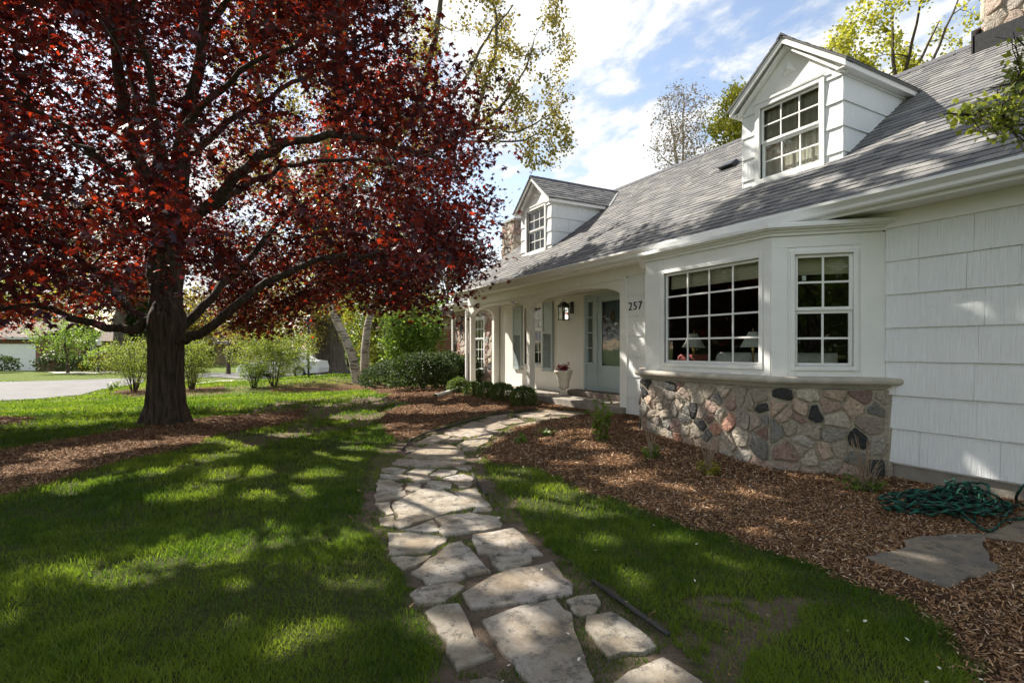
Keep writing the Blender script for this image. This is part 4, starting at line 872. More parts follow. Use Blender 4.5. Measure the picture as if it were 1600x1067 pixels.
# dim rooms behind the glass
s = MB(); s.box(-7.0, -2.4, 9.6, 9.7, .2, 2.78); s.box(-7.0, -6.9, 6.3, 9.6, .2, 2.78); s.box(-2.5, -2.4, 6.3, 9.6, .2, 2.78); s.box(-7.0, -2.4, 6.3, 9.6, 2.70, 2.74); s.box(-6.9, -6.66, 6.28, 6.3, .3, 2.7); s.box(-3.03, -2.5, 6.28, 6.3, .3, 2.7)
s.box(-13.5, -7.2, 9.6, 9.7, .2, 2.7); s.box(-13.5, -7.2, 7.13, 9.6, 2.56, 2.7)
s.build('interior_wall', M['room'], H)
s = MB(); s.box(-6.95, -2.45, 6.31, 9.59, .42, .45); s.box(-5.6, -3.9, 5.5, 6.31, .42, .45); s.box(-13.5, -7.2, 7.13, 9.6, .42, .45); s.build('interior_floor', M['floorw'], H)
# ------------------------------------------------------------ things seen through the bay window
def table_lamp(x, y, lab):
    t = thing('table_lamp', lab, 'lamp', (x, y, .45), 'table lamps inside the bay window')
    s = MB(); s.lathe((x, y, .45), [(.11, 0), (.11, .02), (.02, .04), (.012, .3), (.012, .85), (.03, .9), (.012, .94), (.01, 1.02)], 14); s.build('lamp_stand', M['brass'], t, smooth=True)
    s = MB(); k = 36; z0, z1 = 1.37, 1.57
    vs = [(x+(.155+.006*(j % 2))*math.cos(2*math.pi*j/k), y+(.155+.006*(j % 2))*math.sin(2*math.pi*j/k), z0) for j in range(k)]+[(x+(.05+.003*(j % 2))*math.cos(2*math.pi*j/k), y+(.05+.003*(j % 2))*math.sin(2*math.pi*j/k), z1) for j in range(k)]
    s.add(vs, [(j, (j+1) % k, k+(j+1) % k, k+j) for j in range(k)]); s.build('lamp_shade', M['cloth'], t)
    s = MB(); s.lathe((x, y, 1.57), [(.004, 0), (.012, .02), (.0, .05)], 8); s.build('finial', M['brass'], t)
table_lamp(-5.50, 6.0, 'brass table lamp with pleated white shade, left one behind the big bay window')
table_lamp(-4.515, 6.0, 'brass table lamp with pleated white shade, right one behind the big bay window')
sofa = thing('sofa', 'pale sofa back with rounded cushions seen low through the bay window', 'sofa', (-4.6, 6.2, .45))
def pillow(s, x0, x1, y0, y1, z0, z1, n=10):
    vs = []; fs = []
    for i in range(n+1):
        for j in range(n+1):
            a = i/n*2-1; b = j/n*2-1; e = (max(0, (1-abs(a)**3.5)*(1-abs(b)**3.5)))**.5; vs.append(((x0+x1)/2+a*(x1-x0)/2, (y0+y1)/2-(y1-y0)/2*e, (z0+z1)/2+b*(z1-z0)/2))
    m = len(vs)
    for i in range(n+1):
        for j in range(n+1):
            v = vs[i*(n+1)+j]; vs.append((v[0], (y0+y1)-v[1], v[2]))
    for i in range(n):
        for j in range(n): q = i*(n+1)+j; fs += [(q, q+1, q+n+2, q+n+1), (m+q, m+q+n+1, m+q+n+2, m+q+1)]
    s.add(vs, fs)
s = MB(); s.box(-5.5, -3.5, 6.15, 6.9, .5, .95); s.box(-5.5, -3.5, 6.1, 6.25, .6, 1.18); s.build('sofa_body', M['cloth'], sofa, bevel=.04)
for x0, x1 in ((-5.3, -4.75), (-4.74, -4.2), (-4.19, -3.6)): s = MB(); pillow(s, x0, x1, 6.12, 6.42, .98, 1.30); s.build('cushion', M['cloth'], sofa, smooth=True)
s = MB(); pillow(s, -5.85, -5.28, 5.95, 6.15, .95, 1.27); pc = s.build('cushion', M['redcloth'], None, smooth=True); tag(pc, 'faded red cushion at the left end of the sofa behind the bay window', 'cushion')
# ------------------------------------------------------------ chimneys and the stone wing
def chimney(x0, x1, y0, y1, z0, z1, seed, flash=None, cap=True, n=30):
    s = MB(); s.cur = MORT; s.box(x0, x1, y0, y1, z0, z1)
    stonewall(s, frame((x0, y0, z0), (1, 0, 0), (0, -1, 0)), x1-x0, z1-z0, n, seed, .05, c0=.002); stonewall(s, frame((x1, y0, z0), (0, 1, 0), (1, 0, 0)), y1-y0, z1-z0, n, seed+1, .05, c0=.002)
    stonewall(s, frame((x0, y1, z0), (0, -1, 0), (-1, 0, 0)), y1-y0, z1-z0, n//2, seed+2, .05, c0=.002)
    c = s.build('chimney', M['stone'], H, col=True)
    if cap:
        s = MB(); s.box(x0-.06, x1+.06, y0-.06, y1+.06, z1, z1+.08); s.build('chimney_cap', M['concrete'], c, bevel=.01)
        s = MB(); xm, ym = (x0+x1)/2, (y0+y1)/2; s.box(xm-.13, xm+.13, ym-.13, ym+.13, z1+.08, z1+.24); s.lathe((xm, ym, z1+.3), [(.28, 0), (.29, .02), (.05, .1), (0, .11)], 4); s.build('chimney_pot', M['steel'], c)
    return c
cr = chimney(-3.38, -2.1, 9.42, 10.2, 5.45, 7.6, 90, n=34, cap=False)
s = MB(); s.box(-3.46, -2.02, 9.30, 9.36, 5.40, 5.76); s.hexa([(-3.48, 9.30, 5.4), (-3.44, 9.30, 5.4), (-3.44, 9.85, 5.6), (-3.48, 9.85, 5.6), (-3.48, 9.30, 5.84), (-3.44, 9.30, 5.84), (-3.44, 9.85, 6.12), (-3.48, 9.85, 6.12)]); s.build('chimney_flashing', M['black'], cr)
chimney(-15.05, -14.25, 7.85, 8.65, 2.8, 5.28, 94, n=42)
WX0, WX1, WY = -16.95, -13.76, 7.0
s = MB(); s.cur = MORT; wall_y(s, WY, WY+.2, WX0, WX1, 0, 2.62, [(-15.42, -14.62, .72, 2.28)])
def sw(x0, x1, z0, z1, n, sd_): stonewall(s, frame((x0, WY, z0), (1, 0, 0), (0, -1, 0)), x1-x0, z1-z0, n, sd_, .04, c0=.002)
sw(WX0, -15.5, .1, 2.6, 70, 101); sw(-14.55, WX1, .1, 2.6, 46, 102)
s.build('wing_stone_wall', M['stone'], H, col=True)
window(H, (-15.42, WY, .72), (1, 0, 0), (0, -1, 0), .80, 1.56, 3, 2, rows2=3, casing=.07)
s = MB(); s.box(-15.5, -14.5, WY+.22, WY+.23, .6, 2.4); s.build('wing_curtain', M['curtain'], H)
s = MB(); s.box(WX0-.02, WX1, WY-.03, WY+.0, 2.62, 2.80); s.box(WX0-.25, WX1, WY-.42, WY-.03, 2.72, 2.74); s.box(WX0, WX0+.15, WY+.2, 11.5, .1, 2.8); s.build('wing_frieze', M['trim'], H)
s = MB(); tabs(s, (WX0-.3, WY-.42, 2.80), (1, 0, 0), (0, 1, .45), (0, -.45, 1), WX1-WX0+.35, 2.9, seed=33); s.cur = ROOFC[0]; s.prism([(WX0-.3, WY-.42, 2.77), (WX0-.3, WY+2.3, 4.0), (WX0-.3, WY+4.9, 2.77)], (WX1-WX0+.35, 0, 0)); s.build('wing_roof', M['shingle'], H, col=True)
s = MB(); dy_ = WY-.42-YE+.03; s.prism([(WX0-.32, y+dy_, z-.08) for y, z in gp], (WX1-WX0+.3, 0, 0)); s.build('gutter', M['gutter'], H)
s = MB(); spout(s, [(-16.98, WY-.45, 2.70), (-16.98, WY-.42, 2.6), (-16.98, WY-.07, 2.42), (-16.98, WY-.07, .4)]); s.build('downspout', M['gutter'], H, bevel=.006)
# ------------------------------------------------------------ urn and its plant
ux_, uy_ = -9.62, 6.52
s = MB(); s.lathe((ux_, uy_, .342), [(0, 0), (.115, 0), (.12, .02), (.10, .045), (.05, .09), (.045, .11), (.07, .13), (.115, .17), (.13, .21), (.125, .25), (.135, .30), (.16, .40), (.185, .47), (.205, .50), (.21, .52), (.195, .54), (.17, .535), (.16, .49), (0, .48)], 28)
tag(s.build('urn', M['urn'], None, smooth=True), 'cream pedestal urn holding a small dark red plant on the porch floor', 'urn')
def plant(name, label, base, stems, leafn, r, h, lsize, mat, seed, cat='plant', group=None, stemmat='twig', shape=OVAL, spread=.5, bare=0, bh=None):
    rg = np.random.default_rng(seed); t = thing(name, label, cat, base, group); s = MB(); S = []
    for i in range(stems+bare):
        a = rg.random()*6.28; rr = r*(.3+.7*rg.random()); hh = (h if i < stems or bh is None else bh)*(.5+.6*rg.random()); p0 = Vector(base)+Vector((rg.normal()*r*.15, rg.normal()*r*.15, -.02)); 
        p2 = Vector(base)+Vector((rr*math.cos(a), rr*math.sin(a), hh*(1.15 if i >= stems else 1))); p1 = (p0+p2)/2+Vector((0, 0, hh*.12)); s.tube([p0, p1, p2], [.0055, .004, .0025], 4)
        if i < stems:
            for _ in range(leafn): q = rg.random()**.7; p = p0*(1-q)**2+p1*2*q*(1-q)+p2*q*q; S.append(np.array(p)+rg.normal(size=3)*r*.10)
    s.build('stems', M[stemmat], t); S = np.array(S)
    if len(S): S[:, 2] = np.maximum(S[:, 2], base[2]+.01); leaves('foliage', S, lsize, shape, M[mat], t, up=.3, rng=rg)
    return t
M['l_burg'] = leaf_mat('burgundy_leaf', (.07, .012, .02), (.42, .06, .09), (.2, .02, .02), (.6, .10, .12), .3)
plant('potted_plant', 'dark burgundy leafy plant growing out of the cream urn', (ux_, uy_, .84), 22, 12, .18, .17, .04, 'l_burg', 3)
# ------------------------------------------------------------ shrubs
def blob_shrub(name, label, c, r, n, lsize, mat, seed, group=None, cat='shrub', lumps=5, stem='bark'):
    rg = np.random.default_rng(seed); x, y = c; z = float(hgt(x, y)); t = thing(name, label, cat, (x, y, z), group)
    q = rg.normal(size=(n, 3)); q /= np.linalg.norm(q, axis=1)[:, None]; q[:, 2] = np.where(q[:, 2] < -.45, -q[:, 2], q[:, 2])
    L = rg.normal(size=(lumps, 3)); L /= np.linalg.norm(L, axis=1)[:, None]; am = (np.max(q@L.T, 1)-.6)*.35
    rad = (.72+.28*rg.random(n)**.5)*(1+am)*(1+rg.normal(size=n)*.05); P = q*rad[:, None]*np.array(r)+np.array([x, y, z+r[2]*.62]); P[:, 2] = np.maximum(P[:, 2], z+.01)
    s = MB()
    for i in range(14):
        a = rg.random()*6.28; e = rg.random()*.8; s.tube([(x+.03*math.cos(a), y+.03*math.sin(a), z-.02), (x+r[0]*.4*e*math.cos(a), y+r[1]*.4*e*math.sin(a), z+r[2]*.7), (x+r[0]*.75*e*math.cos(a), y+r[1]*.75*e*math.sin(a), z+r[2]*1.3)], [.012, .008, .004], 5)
    s.build('stems', M[stem], t); leaves('foliage', P, lsize, OVAL, M[mat], t, up=.1, rng=rg); return t
bw = [((816, 637), .27, 'round green boxwood nearest the path, at the foot of the middle porch post'), ((784, 628), .26, 'green boxwood second from the path below the porch'), ((762, 624), .25, 'green boxwood in the middle of the row below the porch'),
      ((740, 620), .25, 'light green boxwood with pale stems before it, fourth from the path'), ((716, 616), .26, 'pale green boxwood at the downspout, far end of the row')]
for i, ((u, v), r_, lab) in enumerate(bw):
    p = gnd(u, v); dd = -CA*p[0]+SA*p[1]; c = (p[0]*(1+.25/dd), p[1]*(1+.25/dd)); blob_shrub('boxwood', lab, c, (r_, r_, r_*.92), 4200, .021, 'l_box', 40+i, 'boxwoods in a row along the porch')
dk = [((660, 612), (1.0, .9, .62), 'dark evergreen shrub in the middle of the bed by the wing'), ((700, 607), (.75, .7, .62), 'dark evergreen shrub touching the stone wing'), ((615, 607), (1.1, 1.0, .55), 'low dark evergreen shrub beside the right birch'), ((742, 603), (.42, .38, .62), 'dark evergreen shrub seen through the side arch below the wing window')]
for i, ((u, v), r_, lab) in enumerate(dk):
    p = gnd(u, v); dd = -CA*p[0]+SA*p[1]; k = 1+r_[0]/dd
    if i == 3: p = (-14.9, 6.55, .15); k = 1
    blob_shrub('evergreen_shrub', lab, (p[0]*k, p[1]*k), r_, 9000 if i < 3 else 3500, .045, 'l_dark', 60+i, 'dark evergreen shrubs by the wing', lumps=9)
def vase_shrub(label, px, h, r, seed, mat, leafn=10, ntg=170, lsize=.035, name='vase_shrub', group='loose vase-shaped shrubs on the far lawn', skew=0):
    b = gnd(*px); rg = np.random.default_rng(seed); z = b[2]; limbs = []
    for i in range(16):
        a = i*2.4+rg.random()*.5; e = .25+.75*rg.random(); limbs.append(([(b[0]+.08*math.cos(a), b[1]+.08*math.sin(a), z-.05), (b[0]+r*.35*e*math.cos(a), b[1]+r*.35*e*math.sin(a), z+h*.35), (b[0]+r*.8*e*math.cos(a), b[1]+r*.8*e*math.sin(a), z+h*.72)], .02, .008))
    generic_tree(name, label, (b[0], b[1]), h, (b[0], b[1], z+h*.56), (r, r, h*.47), ntg, leafn, lsize, M[mat], M['bark'], seed=seed, group=group, gap=.30, gs=1.2, jit=.07, limbs=limbs, step=.22, rmax=.02, tip=.003, power=.5, cat='shrub', trunkk=6)
vase_shrub('loose pale green shrub just left of the crimson maple trunk', (210, 612), 2.5, 1.5, 71, 'l_shrub', 34, 340)
vase_shrub('loose pale green shrub just right of the crimson maple trunk', (300, 609), 2.4, 1.15, 72, 'l_shrub', 34, 340)
vase_shrub('bright yellow green shrub with many stems in front of the white car', (428, 604), 2.9, 2.0, 73, 'l_shrub', 36, 820)
vase_shrub('small leafy shrub touching the left side of the bright yellow green shrub', (397, 606), 1.3, .7, 74, 'l_green', 26, 140)
# ------------------------------------------------------------ middle distance: trees
def gt(name, label, u, v0, d, crown_uv, rpx, rzpx, **k):
    if d is None: g_ = gnd(u, v0); d = -CA*g_[0]+SA*g_[1]
    b = at(u, v0, d); c = at(crown_uv[0], crown_uv[1], d); m = d/FPX
    return generic_tree(name, label, (b[0], b[1]), 0, tuple(c), (rpx*m, rpx*m, rzpx*m), **k)
gt('small_maple', 'small fresh green tree with slim trunk on the lawn across the road', 106, 583, None, (100, 528), 52, 34, ntg=260, leaf_n=16, lsize=.10, mat=M['l_green'], bark=M['bark'], r0=.12, seed=81, gap=.36, jit=.16, step=.35)
gt('ash_tree', 'grey forked trunk without low leaves behind the road, left of the maple trunk', 186, 560, 44, (190, 400), 90, 110, ntg=300, leaf_n=7, lsize=.16, mat=M['l_gold'], bark=M['barkg'], r0=.55, seed=82, gap=.42, jit=.4, step=.8, tip=.02, rmax=.15)
gt('elm_tree', 'slender pale trunk with thin side branches behind the right vase shrub', 357, 585, None, (360, 470), 45, 70, ntg=150, leaf_n=8, lsize=.11, mat=M['l_yg'], bark=M['barkg'], r0=.16, seed=83, gap=.40, jit=.2, step=.5, nmain=8)
gt('conifer', 'dark conifer seen past the left side of the maple trunk', 212, 560, 46, (212, 480), 28, 62, ntg=260, leaf_n=30, lsize=.18, mat=M['l_dark'], bark=M['bark'], r0=.3, seed=84, gap=.2, jit=.35, step=.8, tip=.02)
gt('lilac_tree', 'dense mid green tree behind the evergreen shrubs and brick house', 640, 585, 24, (642, 532), 52, 55, ntg=420, leaf_n=30, lsize=.10, mat=M['l_green'], bark=M['bark'], r0=.10, seed=85, gap=.32, jit=.2, step=.35, nmain=7)
gt('young_maple', 'yellow green leafy tree between the two birches and behind them', 600, 585, 34, (590, 480), 60, 90, ntg=380, leaf_n=22, lsize=.14, mat=M['l_yg'], bark=M['bark'], r0=.2, seed=86, gap=.38, jit=.3, step=.6)
gt('young_maple', 'olive tinted leafy tree above the white car', 440, 585, 36, (430, 500), 85, 60, ntg=480, leaf_n=20, lsize=.13, mat=M['l_gold'], bark=M['bark'], r0=.2, seed=87, gap=.37, jit=.3, step=.6)
gt('young_maple', 'yellow green leafy tree directly behind the huge trunk', 500, 585, 40, (505, 450), 75, 95, ntg=380, leaf_n=18, lsize=.15, mat=M['l_yg'], bark=M['bark'], r0=.25, seed=88, gap=.40, jit=.35, step=.6)
gt('tall_tree', 'tall thin branched tree with a few gold leaves left of the porch roof', 700, 560, 36, (700, 410), 34, 90, ntg=190, leaf_n=9, lsize=.14, mat=M['l_gold'], bark=M['barkg'], r0=.15, seed=89, gap=.36, jit=.3, step=.7, tip=.012)
# trees behind the house
gt('tall_tree', 'yellow green tree rising behind the ridge right of the near dormer', 1400, 300, 26, (1395, 95), 110, 105, ntg=520, leaf_n=26, lsize=.12, mat=M['l_yg'], bark=M['bark'], r0=.3, seed=91, gap=.38, jit=.2, step=.6)
gt('tall_tree', 'bare pinkish budding birch with fine twigs above the ridge between the dormers', 1062, 330, 31, (1068, 222), 52, 95, ntg=420, leaf_n=10, lsize=.09, mat=M['l_bare'], bark=M['birch'], r0=.2, seed=92, gap=.25, jit=.25, step=.6, tip=.014, rmax=.05)
gt('tall_tree', 'yellow green tree top peeking out left of the near dormer', 1150, 330, 27, (1155, 205), 48, 75, ntg=240, leaf_n=24, lsize=.11, mat=M['l_yg'], bark=M['bark'], r0=.2, seed=93, gap=.36, jit=.2, step=.6)
# distant tree line
for i, (u, d, cv, ru, rv, mt, lab) in enumerate([(-60, 60, 470, 90, 90, 'l_green', 'far green tree behind the garage house at the left edge'), (60, 62, 480, 80, 60, 'l_yg', 'far yellow green tree above the garage house roof'), (285, 58, 500, 60, 60, 'l_gold', 'far olive tree right of the maple trunk'),
                                                 (350, 66, 520, 70, 40, 'l_yg', 'far low yellow green tree behind the slender pale trunk'), (545, 55, 520, 60, 60, 'l_green', 'far green tree just right of the huge trunk'), (660, 48, 500, 50, 45, 'l_green', 'far green tree left of the brick house'), (130, 70, 420, 70, 110, 'l_gold', 'far tall olive tree above the brown gable')]):
    gt('far_tree', lab, u, 570, d, (u, cv), ru, rv, ntg=260, leaf_n=22, lsize=.24, mat=M[mt], bark=M['bark'], r0=.35, seed=100+i, gap=.36, jit=.6, step=1.2, tip=.02, group='trees far beyond the road', trunkk=6)
# off-frame trees of the garden (their reflections reach the view)
generic_tree('garden_tree', 'broad green tree behind the viewer mirrored in the angled bay window', (3.5, -5.5), 9, (3.5, -5.5, 5.6), (4.2, 4.2, 3.6), 420, 26, .085, M['l_green'], M['bark'], r0=.25, seed=110, gap=.34, step=.5, group='garden trees outside the view')
generic_tree('garden_tree', 'tall green tree far behind the viewer mirrored in the window glass', (9.5, -2.5), 9, (9.5, -2.5, 6), (4.2, 4.2, 4.4), 380, 26, .09, M['l_green'], M['bark'], r0=.25, seed=111, gap=.34, step=.5, group='garden trees outside the view')
for i, (x, y, rr, hh, lab) in enumerate([(-20, -17, 4.5, 5, 'dense tree left of the view, mirrored in the big bay window'), (-27, -23, 5.5, 6, 'dense tree further left of the view, mirrored in the front door glass'), (-14, -17, 4.5, 5.5, 'dense tree by the road outside the left edge of the view'), (-34, -33, 7, 7, 'tall dense tree far outside the left edge of the view'), (-22, -30, 6.5, 7, 'tall dense tree across the road outside the view'), (15, -6, 4.5, 5, 'dense tree to the right behind the viewer, mirrored in the angled bay window'), (17, 1, 4, 5, 'dense tree beside the end of the house, outside the view')]):
    generic_tree('garden_tree', lab, (x, y), 9, (x, y, hh*.62+float(hgt(x, y))), (rr, rr, hh*.62), 420, 26, .2, M['l_dark'] if i < 5 else M['l_green'], M['bark'], r0=.25, seed=120+i, gap=.28, step=.8, jit=.35, tip=.02, group='garden trees outside the view')
M['l_branch'] = leaf_mat('pointed_leaf', (.06, .085, .015), (.12, .14, .02), (.22, .28, .035), (.45, .48, .06), .45)
# overhanging branch at the top right
def branch_tree():
    t0 = (1.3, 4.3); z = float(hgt(*t0)); d = 3.4; P = lambda u, v, dd=0: tuple(at(u, v, d+dd))
    lim = [([(t0[0], t0[1], z-.05), (t0[0]-.05, t0[1], 1.2), (t0[0]-.2, t0[1]-.05, 2.4), (t0[0]-.1, t0[1], 3.6), (t0[0], t0[1], 4.6)], .09, .03),
           ([(t0[0]-.15, t0[1], 2.2), (.3, 4.3, 2.7), P(1640, 190, .1), P(1560, 186), P(1478, 178)], .035, .005), ([(t0[0]-.15, t0[1], 2.5), (.3, 4.3, 3.0), P(1660, 120), P(1600, 130), P(1545, 140)], .03, .004),
           ([(t0[0]-.1, t0[1], 2.9), (.4, 4.3, 3.4), P(1680, 60), P(1590, 60)], .03, .004)]
    t = thing('spruce_tree', 'green leafy branch with pointed leaves reaching in over the roof at the top right', 'tree', (t0[0], t0[1], z)); w = Wood(9); rg = np.random.default_rng(9)
    for p, a, b in lim: w.limb(p, a, b, step=.12, wob=.006, k=7)
    T = []
    for u, v, ru, rv, n in ((1575, 170, 45, 30, 34), (1540, 205, 18, 14, 8), (1600, 110, 30, 30, 20), (1500, 176, 22, 7, 8), (1595, 60, 14, 25, 8), (1660, 150, 60, 90, 60)):
        for _ in range(n): T.append(np.array(P(u+rg.normal()*ru*.6, v+rg.normal()*rv*.6, rg.normal()*.12)))
    for _ in range(90): q = rg.normal(size=3); q /= np.linalg.norm(q); T.append(np.array([t0[0]+q[0]*.9, t0[1]+q[1]*.9, 3.6+q[2]*1.0]))
    w.grow(T, step=.08, rmax=.012, leaf_n=13, leaf_from=.1, jit=.03, tip=.002, gravity=.05); w.mesh('trunk', M['bark'], t)
    S = np.array(w.sites); leaves('crown', S, .040, DIAM, M['l_branch'], t, up=.1, rng=rg)
    t['label'] = 'leafy green branch with pointed leaves reaching in over the roof at the top right'; t.name = 'overhanging_tree'
branch_tree()
# ------------------------------------------------------------ neighbours
def far_house_left():
    d = 45.0; P = lambda u, v, dd=0: at(u, v, d+dd); b = P(30, 582); g = float(hgt(b[0], b[1]))
    t = thing('neighbour_house', 'low brown and brick house with a white garage door across the road', 'house', (b[0], b[1], g))
    ux = (P(80, 560)-P(0, 560)); ux.z = 0; ux.normalize(); n = Vector((ux.y, -ux.x, 0)); n = n if n.dot(Vector((0, 0, 0))-Vector(b)) > 0 else -n
    O = Vector((P(-30, 560).x, P(-30, 560).y, g)); F_ = frame(O, ux, n)
    def A(u): return (P(u, 560)-Vector((O.x, O.y, P(u, 560).z))).dot(ux)
    m = d/FPX; zz = lambda v: (545-v)*m+EYE-g
    s = MB(); s.lbox(F_, A(-120), A(62), -.3, 2.65, -7, -.02); s.build('garage_wall', M['brick'], t)
    s = MB(); s.lbox(F_, A(-40), A(56), 0, zz(537), -.02, .03)
    gd = s.build('garage_door', M['trim'], t)
    s = MB(); s.lbox(F_, A(-120), A(62), zz(537), 2.66, -.01, .12); s.build('fascia', M['brown'], t)
    s = MB(); s.lbox(F_, A(-130), A(66), 2.66, 2.84, .1, .5); s.build('gutter', M['trim'], t)
    s = MB(); q = [F_(A(-130), 2.84, .5), F_(A(68), 2.84, .5), F_(A(68), 4.4, -3.8), F_(A(-130), 4.4, -3.8)]; s.add(q+[p-Vector((0, 0, .15)) for p in q], [(0, 1, 2, 3), (4, 5, 6, 7), (0, 1, 5, 4), (1, 2, 6, 5), (3, 0, 4, 7)]); s.add([F_(A(-130), 4.4, -3.8), F_(A(68), 4.4, -3.8), F_(A(68), 2.8, -8), F_(A(-130), 2.8, -8)], [(0, 1, 2, 3)]); s.build('roof', M['farroof'], t)
    s = MB(); s.lbox(F_, A(62), A(172), -.3, 2.6, -9, -5); s.build('wall', M['brown'], t)
    for u0, u1 in ((68, 78), (88, 104), (122, 132)):
        s = MB(); s.lbox(F_, A(u0), A(u1), 1.0, 2.2, -5, -4.95); w_ = s.build('window', M['trim'], t)
        s = MB(); s.lbox(F_, A(u0)+.1, A(u1)-.1, 1.1, 2.1, -4.95, -4.93); s.build('pane', M['glass'], w_)
    s = MB(); a0, a1 = A(128), A(176); am = A(140)
    s.add([F_(a0-.3, 2.7, -4.2), F_(am, 4.6, -4.2), F_(a1+.3, 2.7, -4.2), F_(a0-.3, 2.7, -9), F_(am, 4.6, -9), F_(a1+.3, 2.7, -9)], [(0, 1, 4, 3), (1, 2, 5, 4), (0, 2, 1)]); s.build('gable_roof', M['farroof'], t)
    s = MB(); q = [F_(A(60), 2.6, -4.5), F_(A(150), 2.6, -4.5), F_(A(150), 4.2, -8), F_(A(60), 4.2, -8)]; s.add(q, [(0, 1, 2, 3)]); s.build('roof', M['farroof'], t)
    for i, (u, v, rr, mt, lab) in enumerate([(90, 583, 1.5, 'l_dark', 'dark low hedge before the brown wall, left part'), (128, 579, 1.3, 'l_dark', 'dark low hedge before the brown wall, right part'), (148, 576, 1.0, 'l_yg', 'small round yellow shrub at the neighbour path'), (162, 566, 1.5, 'l_gold', 'round golden shrub by the neighbour lamp post'), (170, 556, 2.0, 'l_green', 'tall round green shrub behind the golden shrub'), (-5, 584, 1.3, 'l_dark', 'dark shrub at the left edge before the garage')]):
        p = P(u, v, -1.5 if i != 5 else -4); blob_shrub('round_shrub', lab, (p.x, p.y), (rr, rr, rr*.62), 1500, .12, mt, 130+i, "shrubs in the neighbour's garden")
    p = P(154, 575, -4); z = float(hgt(p.x, p.y)); t2 = thing('garden_lamp', 'dark post with small white lamp head in the garden across the road', 'lamp', (p.x, p.y, z))
    s = MB(); s.tube([(p.x, p.y, z), (p.x, p.y, z+2.1)], .06, 8); s.build('post', M['black'], t2); s = MB(); s.lathe((p.x, p.y, z+2.1), [(.08, 0), (.17, .05), (.2, .35), (.24, .36), (.03, .55)], 6); s.build('lamp_head', M['trim'], t2)
far_house_left()
def brick_house():
    c = at(705, 560, 25); g = float(hgt(c.x, c.y)); t = thing('neighbour_house', 'red brick house with tan gable glimpsed just left of the stone wing', 'house', (c.x, c.y, g))
    p0 = at(672, 560, 26); p1 = at(760, 560, 24); ux = (p1-p0); ux.z = 0; L = ux.length; ux.normalize(); n = Vector((ux.y, -ux.x, 0)); n = n if n.dot(-p0) > 0 else -n
    F_ = frame((p0.x, p0.y, g), ux, n); s = MB(); s.lbox(F_, 0, L, -.2, 2.75, -6, 0); s.build('wall', M['brick'], t)
    s = MB(); s.lbox(F_, -.02, L, 1.25, 1.35, -6, .03); s.build('stone_band', M['path_c'], t)
    s = MB(); s.prism([F_(0, 2.75, -.02), F_(L, 2.75, -.02), F_(L, 3.9, -.02), F_(0, 3.05, -.02)], -n*5.9); s.build('gable', M['tan'], t)
    s = MB(); s.prism([F_(-.5, 2.92, .3), F_(L, 3.95, .3), F_(L, 4.1, .3), F_(-.5, 3.07, .3)], -n*6.4); s.build('roof', M['farroof'], t)
brick_house()
def grey_house():
    c = at(330, 570, 62); g = float(hgt(c.x, c.y)); t = thing('neighbour_house', 'distant grey roofed white house seen right of the maple trunk', 'house', (c.x, c.y, g)); F_ = frame((c.x, c.y, g), (.35, .94, 0), (.94, -.35, 0))
    s = MB(); s.lbox(F_, -4, 5, 0, 2.5, -6, 0); s.build('wall', M['tan'], t)
    s = MB(); s.add([F_(-4.5, 2.4, .5), F_(5.5, 2.4, .5), F_(5.5, 4.2, -3), F_(-4.5, 4.2, -3), F_(5.5, 2.4, -6.5), F_(-4.5, 2.4, -6.5)], [(0, 1, 2, 3), (3, 2, 4, 5), (0, 3, 5), (1, 4, 2)]); s.build('roof', M['asphalt'], t)
    for a in (-3, 0, 3): s = MB(); s.lbox(F_, a-.5, a+.5, .9, 2.0, 0, .04); s.build('window', M['black'], t)
grey_house()
